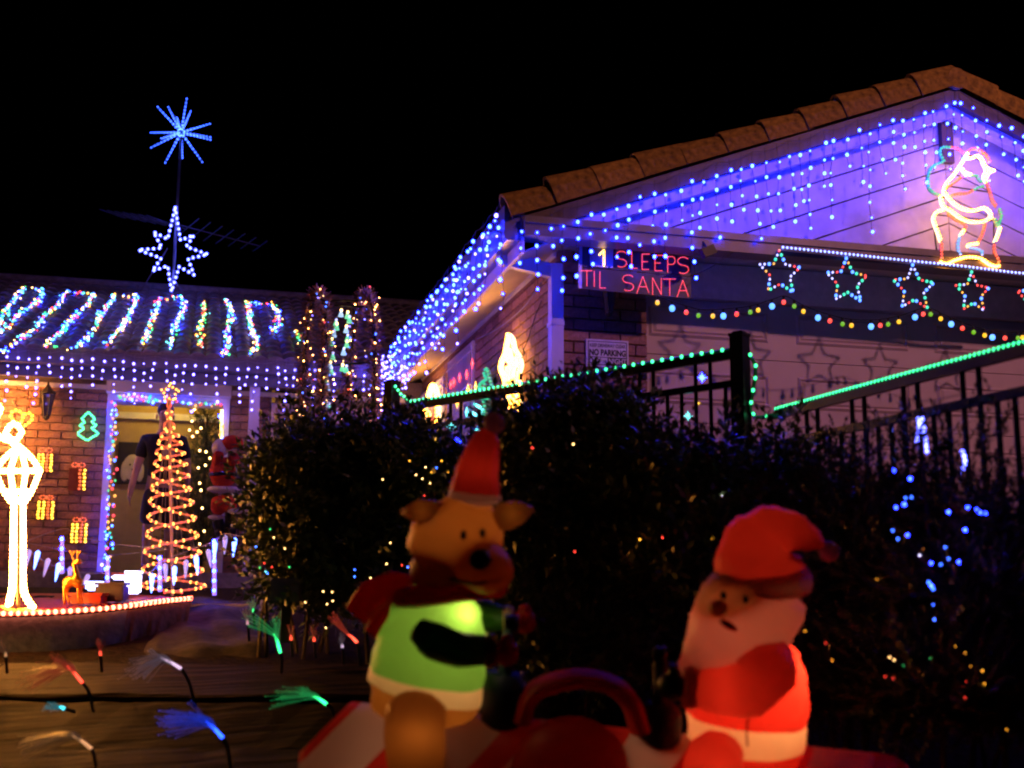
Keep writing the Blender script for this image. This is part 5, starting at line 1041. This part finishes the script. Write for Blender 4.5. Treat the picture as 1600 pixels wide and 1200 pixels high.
fibre(5.1, (143, 1170), [(110, 1147, 44, 1163, 20, 46)], 'orange', [(148, 1185), (153, 1225)], 'dull orange fibre light drooping at the lower left', .8)
fibre(6.4, (438, 1020), [(428, 990, 396, 970, 14, 30), (432, 995, 428, 970, 10, 20)], 'green', [(440, 1030), (440, 1052)], 'bright green fibre light left of the power box')
fibre(5.5, (510, 1100), [(487, 1087, 436, 1088, 14, 26), (487, 1087, 472, 1080, 10, 26)], 'green', [(520, 1110), (526, 1140)], 'green fibre light pointing left beside the seesaw end')
fibre(6.4, (558, 1004), [(542, 990, 521, 966, 8, 26)], 'red', [(560, 1015), (562, 1040)], 'orange red fibre light left of the reindeer scarf')
for k, (D_, x, y, h_, key, lb) in enumerate(((6.6, 455, 1000, 20, 'red', 'small upright red fibre light right of the power box stake'), (6.7, 491, 1002, 18, 'red', 'small red fibre light under the leafy bush'), (6.5, 535, 1012, 18, 'white', 'small pale fibre light beside the orange red one'), (7.4, 396, 957, 17, 'green', 'small upright green fibre light at the kerb'), (7.3, 412, 965, 26, 'pink', 'pink fibre light against the power box'),
                                     (7.0, 387, 976, 22, 'pink', 'faint pink fibre light left of the green ones'), (6.3, 157, 1024, 20, 'red', 'small red fibre light in front of the platform skirt'), (6.2, 9, 1026, 18, 'orange', 'small dim fibre light at the left edge'))):
    fibre(D_, (x, y), [(x-1, y-h_*.4, x-2, y-h_, 8, 22)], key, [(x+1, y+10), (x+2, y+26)], lb, .5)

# ================================================================== inflatable seesaw
QD = 4.0; q4 = lambda x, y, d=0.0: PD(x, y, QD+d); kx = QD/F
I_red = inflatable('fabric_red', (.62, .03, .015)); I_grn = inflatable('fabric_green', (.18, .42, .06)); I_brn = inflatable('fabric_brown', (.45, .14, .022)); I_crm = inflatable('fabric_cream', (.72, .45, .22)); I_wht = inflatable('fabric_white', (.64, .38, .30)); I_skn = inflatable('fabric_skin', (.66, .30, .14)); I_nvy = mat('fabric_navy', (.012, .016, .045), .6, bump=.1); I_blk = mat('fabric_black', (.008, .007, .008), .5, bump=.05); I_grn_shaded = inflatable('fabric_green_shaded', (.05, .16, .03), .4)
def loft(b, rings, n=28, dr=.85, m0=0, up_=None, wr=.02):
    cs = [q4(*r_[:2], r_[4] if len(r_) > 4 else 0) for r_ in rings]; vs = []; k = len(rings)
    for i, r_ in enumerate(rings):
        t = (cs[min(i+1, k-1)]-cs[max(i-1, 0)]).normalized(); s = t.cross(FH).normalized(); f_ = s.cross(t).normalized(); R_ = r_[2]*kx
        for j in range(n): a = 2*PI*j/n; w_ = 1+wr*math.sin(a*7+i)+.008*math.sin(a*17+i*2.3)+(.012*math.sin(a*23+i*1.3) if i % 4 == 0 else 0); vs.append(cs[i]+s*math.cos(a)*R_*w_+f_*math.sin(a)*R_*dr*w_)
    for i in range(k-1):
        m = rings[i][3] if len(rings[i]) > 3 else m0; b.add([], [], m); o = 0
        LF.append((i, m))
    fs = []; ms = []
    for i in range(k-1):
        for j in range(n): fs.append((i*n+j, i*n+(j+1) % n, (i+1)*n+(j+1) % n, (i+1)*n+j)); ms.append(rings[i][3] if len(rings[i]) > 3 else m0)
    o = len(b.v); b.v += [tuple(v) for v in vs]; b.f += [tuple(u+o for u in f) for f in fs]; b.m += ms
    b.f += [tuple(o+j for j in range(n-1, -1, -1)), tuple(o+(k-1)*n+j for j in range(n))]; b.m += [ms[0], ms[-1]]
LF = []
def dense(rings, s=4):
    out = []
    for i in range(len(rings)-1):
        for j in range(s):
            t = j/s; a, c = rings[i], rings[i+1]; A4 = [lerp(a[q], c[q], t) for q in range(3)]; sm = t*t*(3-2*t); out.append((A4[0], A4[1], lerp(a[2], c[2], sm), a[3], lerp(a[4], c[4], t)))
    return out+[rings[-1]]
ss = thing('inflatable_seesaw', 'glowing inflatable seesaw with a reindeer and Santa riding a striped beam', 'inflatable', (lambda p: (p.x, p.y, ground_z(p.x, p.y)))(q4(892, 1300)))
# striped beam: helical grid so every stripe has a clean edge
b = MB(); A_, B_ = q4(476, 1170), q4(1420, 1262); t = (B_-A_); L = t.length; t.normalize(); s = Vector((0, 0, 1)); s = (s-t*s.dot(t)).normalized(); f_ = t.cross(s); n, kk, R_ = 40, 60, .164
vs = []
for i in range(kk+1):
    for j in range(n):
        a = 2*PI*j/n; u = L*i/kk + .135*math.cos(a)
        u = min(max(u, 0), L); e = min(u, L-u); rr = R_*(1-.35*math.exp(-e/.018)); vs.append(A_+t*u+s*math.cos(a)*rr+f_*math.sin(a)*rr)
fs = []; ms = []
for i in range(kk):
    for j in range(n): fs.append((i*n+j, (i+1)*n+j, (i+1)*n+(j+1) % n, i*n+(j+1) % n)); ms.append(1 if (i+2) % 9 < 3 else 0)
b.v = vs; b.f = fs+[tuple(range(n)), tuple(kk*n+j for j in range(n-1, -1, -1))]; b.m = ms+[0, 0]; b.build('beam', [I_wht, I_red], ss, True)
b = MB(); b.ball(q4(892, 1222, -.12), (97*kx, .14, 97*kx), 28, 18); pv = b.build('pivot', I_red, ss, True)
g0 = q4(892, 1222, 0); gz = ground_z(g0.x, g0.y); b = MB(); b.lathe((g0.x, g0.y, gz-.02), [(.42, 0), (.44, .08), (.40, .2), (.28, .45), (.18, max(.5, g0.z-gz-.1))], 24); b.build('base', I_red, ss, True)
b = MB(); P3 = spline([q4(814, 1128), q4(824, 1094), q4(850, 1072), q4(905, 1060), q4(955, 1070), q4(985, 1098), q4(1000, 1142)], 5)
vs = []; n = len(P3); fs = []
for i, p in enumerate(P3):
    t = (P3[min(i+1, n-1)]-P3[max(i-1, 0)]).normalized(); s = t.cross(FH).normalized()
    for j in range(16): a = 2*PI*j/16; vs.append(p+s*math.cos(a)*.034+FH*math.sin(a)*.13)
fs = [(i*16+j, i*16+(j+1) % 16, (i+1)*16+(j+1) % 16, (i+1)*16+j) for i in range(n-1) for j in range(16)]; b.add(vs, fs); b.build('bow_loop', I_red, ss, True)
for pts, bx in ((((800, 962), (797, 1000), (790, 1050), (787, 1100)), 785), (((1031, 1012), (1032, 1060), (1030, 1110), (1028, 1150)), 1030)):
    b = MB(); b.tube(spline([q4(*p, -.02) for p in pts], 4), .024, 12); c = q4(bx, 1095 if bx < 900 else 1140, -.02); loft(b, [(bx+2, 1052 if bx < 900 else 1100, 26, 0, -.02), (bx+1, 1075 if bx < 900 else 1122, 33, 0, -.02), (bx, 1122 if bx < 900 else 1165, 34, 0, -.02), (bx, 1135 if bx < 900 else 1178, 28, 0, -.02)], 18, 1); b.bar(q4(pts[0][0]-3, pts[0][1]+12, -.16), q4(pts[0][0]+3, pts[0][1]+12, .16), .035, .035); b.build('handle', I_nvy, ss, True)
# --- reindeer
b = MB(); loft(b, dense([(650, 1140, 45, 2, 0), (655, 1108, 78, 2, 0), (664, 1080, 91, 1, 0), (668, 1056, 92, 0, 0), (676, 1010, 87, 0, 0), (686, 968, 76, 0, 0), (697, 937, 58, 0, 0), (705, 915, 30, 0, 0)])); rd_ = b.build('reindeer', [I_grn, I_crm, I_brn], ss, True)
for dd, x in ((-.15, 652), (.15, 660)):
    b = MB(); loft(b, dense([(x, 1085, 20, 0, dd*.6), (x-2, 1108, 46, 0, dd*.9), (x-4, 1160, 46, 0, dd*1.2), (x, 1230, 38, 0, dd*1.25), (x+4, 1270, 34, 0, dd*1.2)], 3), 20); b.build('reindeer_leg', I_brn, rd_, True)
b = MB(); loft(b, dense([(672, 905, 30, 0, -.02), (690, 888, 68, 0, -.03), (712, 855, 78, 0, -.04), (728, 818, 62, 0, -.03), (738, 790, 44, 0, -.02), (742, 778, 20, 0, -.02)], 4), 26, .9); b.ball(q4(688, 890, -.05), (.10, .13, .085), 18, 12); hd = b.build('reindeer_head', I_brn, rd_, True)
b = MB(); b.ball(q4(752, 886, -.10), (.105, .12, .085), 22, 14, R=Matrix.Rotation(.35, 3, FH)); b.build('reindeer_muzzle', inflatable('fabric_tan', (.50, .175, .035)), rd_, True)
b = MB(); b.ball(q4(750, 874, -.205), (.036, .026, .034), 14, 9); [b.ball(q4(x, y, -.195), (.010, .008, .016), 8, 6) for x, y in ((724, 836), (754, 833))]; b.build('reindeer_nose_and_eyes', I_blk, rd_, True)
b = MB(); b.tube(spline([q4(704, 904, -.18), q4(742, 912, -.215), q4(782, 902, -.18)], 5), .005, 5); b.build('reindeer_mouth', I_blk, rd_, True)
for pts in (((700, 816), (678, 804), (652, 798), (626, 800)), ((768, 816), (788, 808), (812, 800), (834, 795))):
    b = MB(); loft(b, [(pts[0][0], pts[0][1], 13, 0, -.05), (pts[1][0], pts[1][1], 22, 0, -.08), (pts[2][0], pts[2][1], 18, 0, -.08), (pts[3][0], pts[3][1], 3, 0, -.06)], 14, .6); b.build('reindeer_ear', I_brn, rd_, True)
b = MB(); loft(b, dense([(741, 788, 36, 1, -.02), (741, 779, 43, 1, -.02), (742, 769, 40, 0, -.02), (746, 735, 33, 0, -.02), (754, 705, 27, 0, -.02), (762, 682, 20, 0, -.02), (768, 672, 8, 0, -.02)], 3), 22, .95); b.ball(q4(772, 662, -.02), (.036,)*3, 12, 8, 1); b.build('reindeer_hat', [I_red, I_wht], rd_, True)
b = MB(); P3 = [q4(704, 926, 0)+rt*math.cos(a)*.155+FH*math.sin(a)*.13+Vector((0, 0, .02*math.cos(a))) for a in np.linspace(0, 2*PI, 25)[:-1]]; b.tube(P3, .036, 10, closed=True)
for pts, w_ in ((((655, 916), (615, 915), (580, 932), (556, 962)), 24), (((640, 930), (618, 950), (598, 972), (580, 992)), 16)): loft(b, [(*p, w_*f_, 0, .02) for p, f_ in zip(pts, (.6, 1, 1.1, .9))], 14, .3)
b.build('reindeer_scarf', I_red, rd_, True)
for pts, m in ((((655, 985, 20, -.17), (680, 1002, 28, -.21), (720, 1016, 26, -.22), (764, 1016, 22, -.18)), I_grn_shaded), (((735, 955, 20, .12), (760, 962, 24, .12), (785, 966, 20, .1), (792, 967, 18, .1)), I_grn_shaded)):  # sleeves: sweater green darkened, their unlit shade put into the colour
    b = MB(); loft(b, dense([(x, y, r_, 0, d) for x, y, r_, d in pts], 3), 18, .9); am = b.build('reindeer_arm', m, rd_, True); e = pts[-1]
    b = MB(); loft(b, [(e[0]-6, e[1], e[2]*1.15, 0, e[3]), (e[0]+6, e[1], e[2]*1.2, 0, e[3]), (e[0]+12, e[1], e[2]*1.0, 0, e[3])], 18, .9); b.build('reindeer_cuff', I_crm, am if False else rd_, True)
    b = MB(); b.ball(q4(e[0]+26, e[1]+4, e[3]), (.045, .045, .042), 14, 10); b.ball(q4(e[0]+28, e[1]-12, e[3]-.03), (.022, .02, .026), 10, 7); b.build('reindeer_mitten', I_red, rd_, True)
# --- Santa
def seam(par, pts, d): b = MB(); b.tube(spline([q4(x, y, d) for x, y in pts], 5), .0035, 5); b.build('seam', I_sm, par, True)
I_sm = mat('seam_thread', (.22, .07, .035), .7, bump=0)
b = MB(); loft(b, dense([(1164, 1250, 70, 0, 0), (1165, 1200, 86, 0, 0), (1165, 1166, 90, 1, 0), (1167, 1122, 93, 0, 0), (1171, 1090, 92, 0, 0), (1180, 1042, 82, 0, 0), (1190, 1005, 60, 0, 0), (1196, 985, 30, 0, 0)])); sa = b.build('santa', [I_red, I_crm], ss, True)
seam(sa, ((1172, 1108), (1169, 1124), (1167, 1145), (1168, 1166)), -.17)
for dd, x in ((-.16, 1120), (.16, 1128)):
    b = MB(); loft(b, dense([(x+25, 1160, 24, 0, dd*.7), (x, 1185, 46, 0, dd), (x-10, 1225, 44, 0, dd*1.2), (x-10, 1270, 36, 0, dd*1.2)], 3), 18); b.build('santa_leg', I_red, sa, True)
b = MB(); loft(b, dense([(1196, 905, 40, 0, 0), (1188, 930, 76, 0, 0), (1160, 970, 82, 0, -.03), (1122, 1010, 64, 0, -.05), (1085, 1036, 34, 0, -.06), (1062, 1044, 10, 0, -.06)], 4), 28, .9); b.build('santa_beard', I_wht, sa, True)
b = MB(); b.ball(q4(1150, 937, -.075), (.105, .10, .058), 18, 12, R=Matrix.Rotation(-.5, 3, fw)); b.ball(q4(1122, 950, -.165), (.03, .03, .027), 12, 8); b.build('santa_face', I_skn, sa, True)
b = MB(); [b.ball(q4(x, y, -.165), (.011, .008, .014), 8, 6) for x, y in ((1130, 930), (1164, 936))]; b.build('santa_eyes', I_blk, sa, True)
b = MB(); b.ball(q4(1138, 977, -.172), (.035, .012, .012), 12, 6, R=Matrix.Rotation(.5, 3, FH)); b.build('santa_mouth', mat('mouth_red', (.5, .10, .06), .6), sa, True)
b = MB(); loft(b, dense([(1187, 926, 72, 0, 0), (1187, 918, 80, 0, 0), (1187, 900, 79, 0, 0), (1186, 892, 70, 0, 0)], 2), 28, .95); b.build('santa_hat_brim', I_wht, sa, True)
b = MB(); loft(b, dense([(1187, 904, 70, 0, 0), (1186, 878, 70, 0, 0), (1190, 850, 60, 0, 0), (1206, 832, 44, 0, 0), (1238, 830, 32, 0, 0), (1266, 842, 20, 0, 0), (1284, 852, 9, 0, 0)], 3), 26, .95); b.build('santa_hat', I_red, sa, True)
b = MB(); b.ball(q4(1296, 862), (.034,)*3, 14, 9); b.build('santa_hat_pompom', I_wht, sa, True)
b = MB(); loft(b, dense([(1215, 1015, 24, 0, -.12), (1205, 1045, 42, 0, -.19), (1170, 1078, 42, 0, -.22), (1120, 1080, 34, 0, -.2), (1086, 1075, 27, 0, -.16)], 3), 20, .85); b.build('santa_arm', I_red, sa, True)
b = MB(); loft(b, dense([(1130, 1010, 24, 0, .16), (1105, 1040, 32, 0, .2), (1078, 1052, 26, 0, .16)], 3), 18, .85); b.build('santa_arm', I_red, sa, True)
b = MB(); loft(b, [(1092, 1075, 29, 0, -.16), (1080, 1074, 32, 0, -.16), (1068, 1073, 29, 0, -.16)], 18, .9); b.build('santa_cuff', I_wht, sa, True)
b = MB(); b.ball(q4(1050, 1072, -.14), (.048, .05, .045), 14, 10); b.ball(q4(1052, 1054, -.15), (.02, .02, .028), 10, 7); b.ball(q4(1050, 1054, .1), (.045, .05, .042), 14, 10); b.build('santa_mittens', I_blk, sa, True)
def inner(px, py, d, e, c=(1, .72, .42), r=.05):
    l_ = bpy.data.lights.new('inflatable_lamp_and_fill', 'POINT'); l_.energy = e; l_.color = c; l_.shadow_soft_size = r; o = bpy.data.objects.new('inflatable_lamp_and_fill', l_); col.objects.link(o); o.parent = ss; o.location = q4(px, py, d)-WL[ss]
inner(722, 962, -.06, 2.0); inner(690, 1045, -.02, .7); inner(715, 850, -.03, .95); inner(748, 735, -.02, .10); inner(652, 1150, -.2, .2); inner(748, 888, -.1, .3); inner(662, 801, -.08, .05); inner(800, 804, -.08, .05)  # ear, muzzle and leg lamps are fills added to brighten dark parts
inner(1222, 1050, .0, 4.6); inner(1165, 1190, .0, 1.8); inner(1150, 985, -.02, .75, (1, .42, .25)); inner(1190, 868, .02, .42); inner(1187, 911, -.02, .8); inner(1150, 937, -.075, .5); inner(1118, 1200, -.18, .4); inner(1140, 1080, -.2, .35)  # face and hat brim each get an added fill lamp
inner(600, 1190, 0, .35); inner(892, 1215, -.1, .12); inner(1000, 1210, 0, .25)
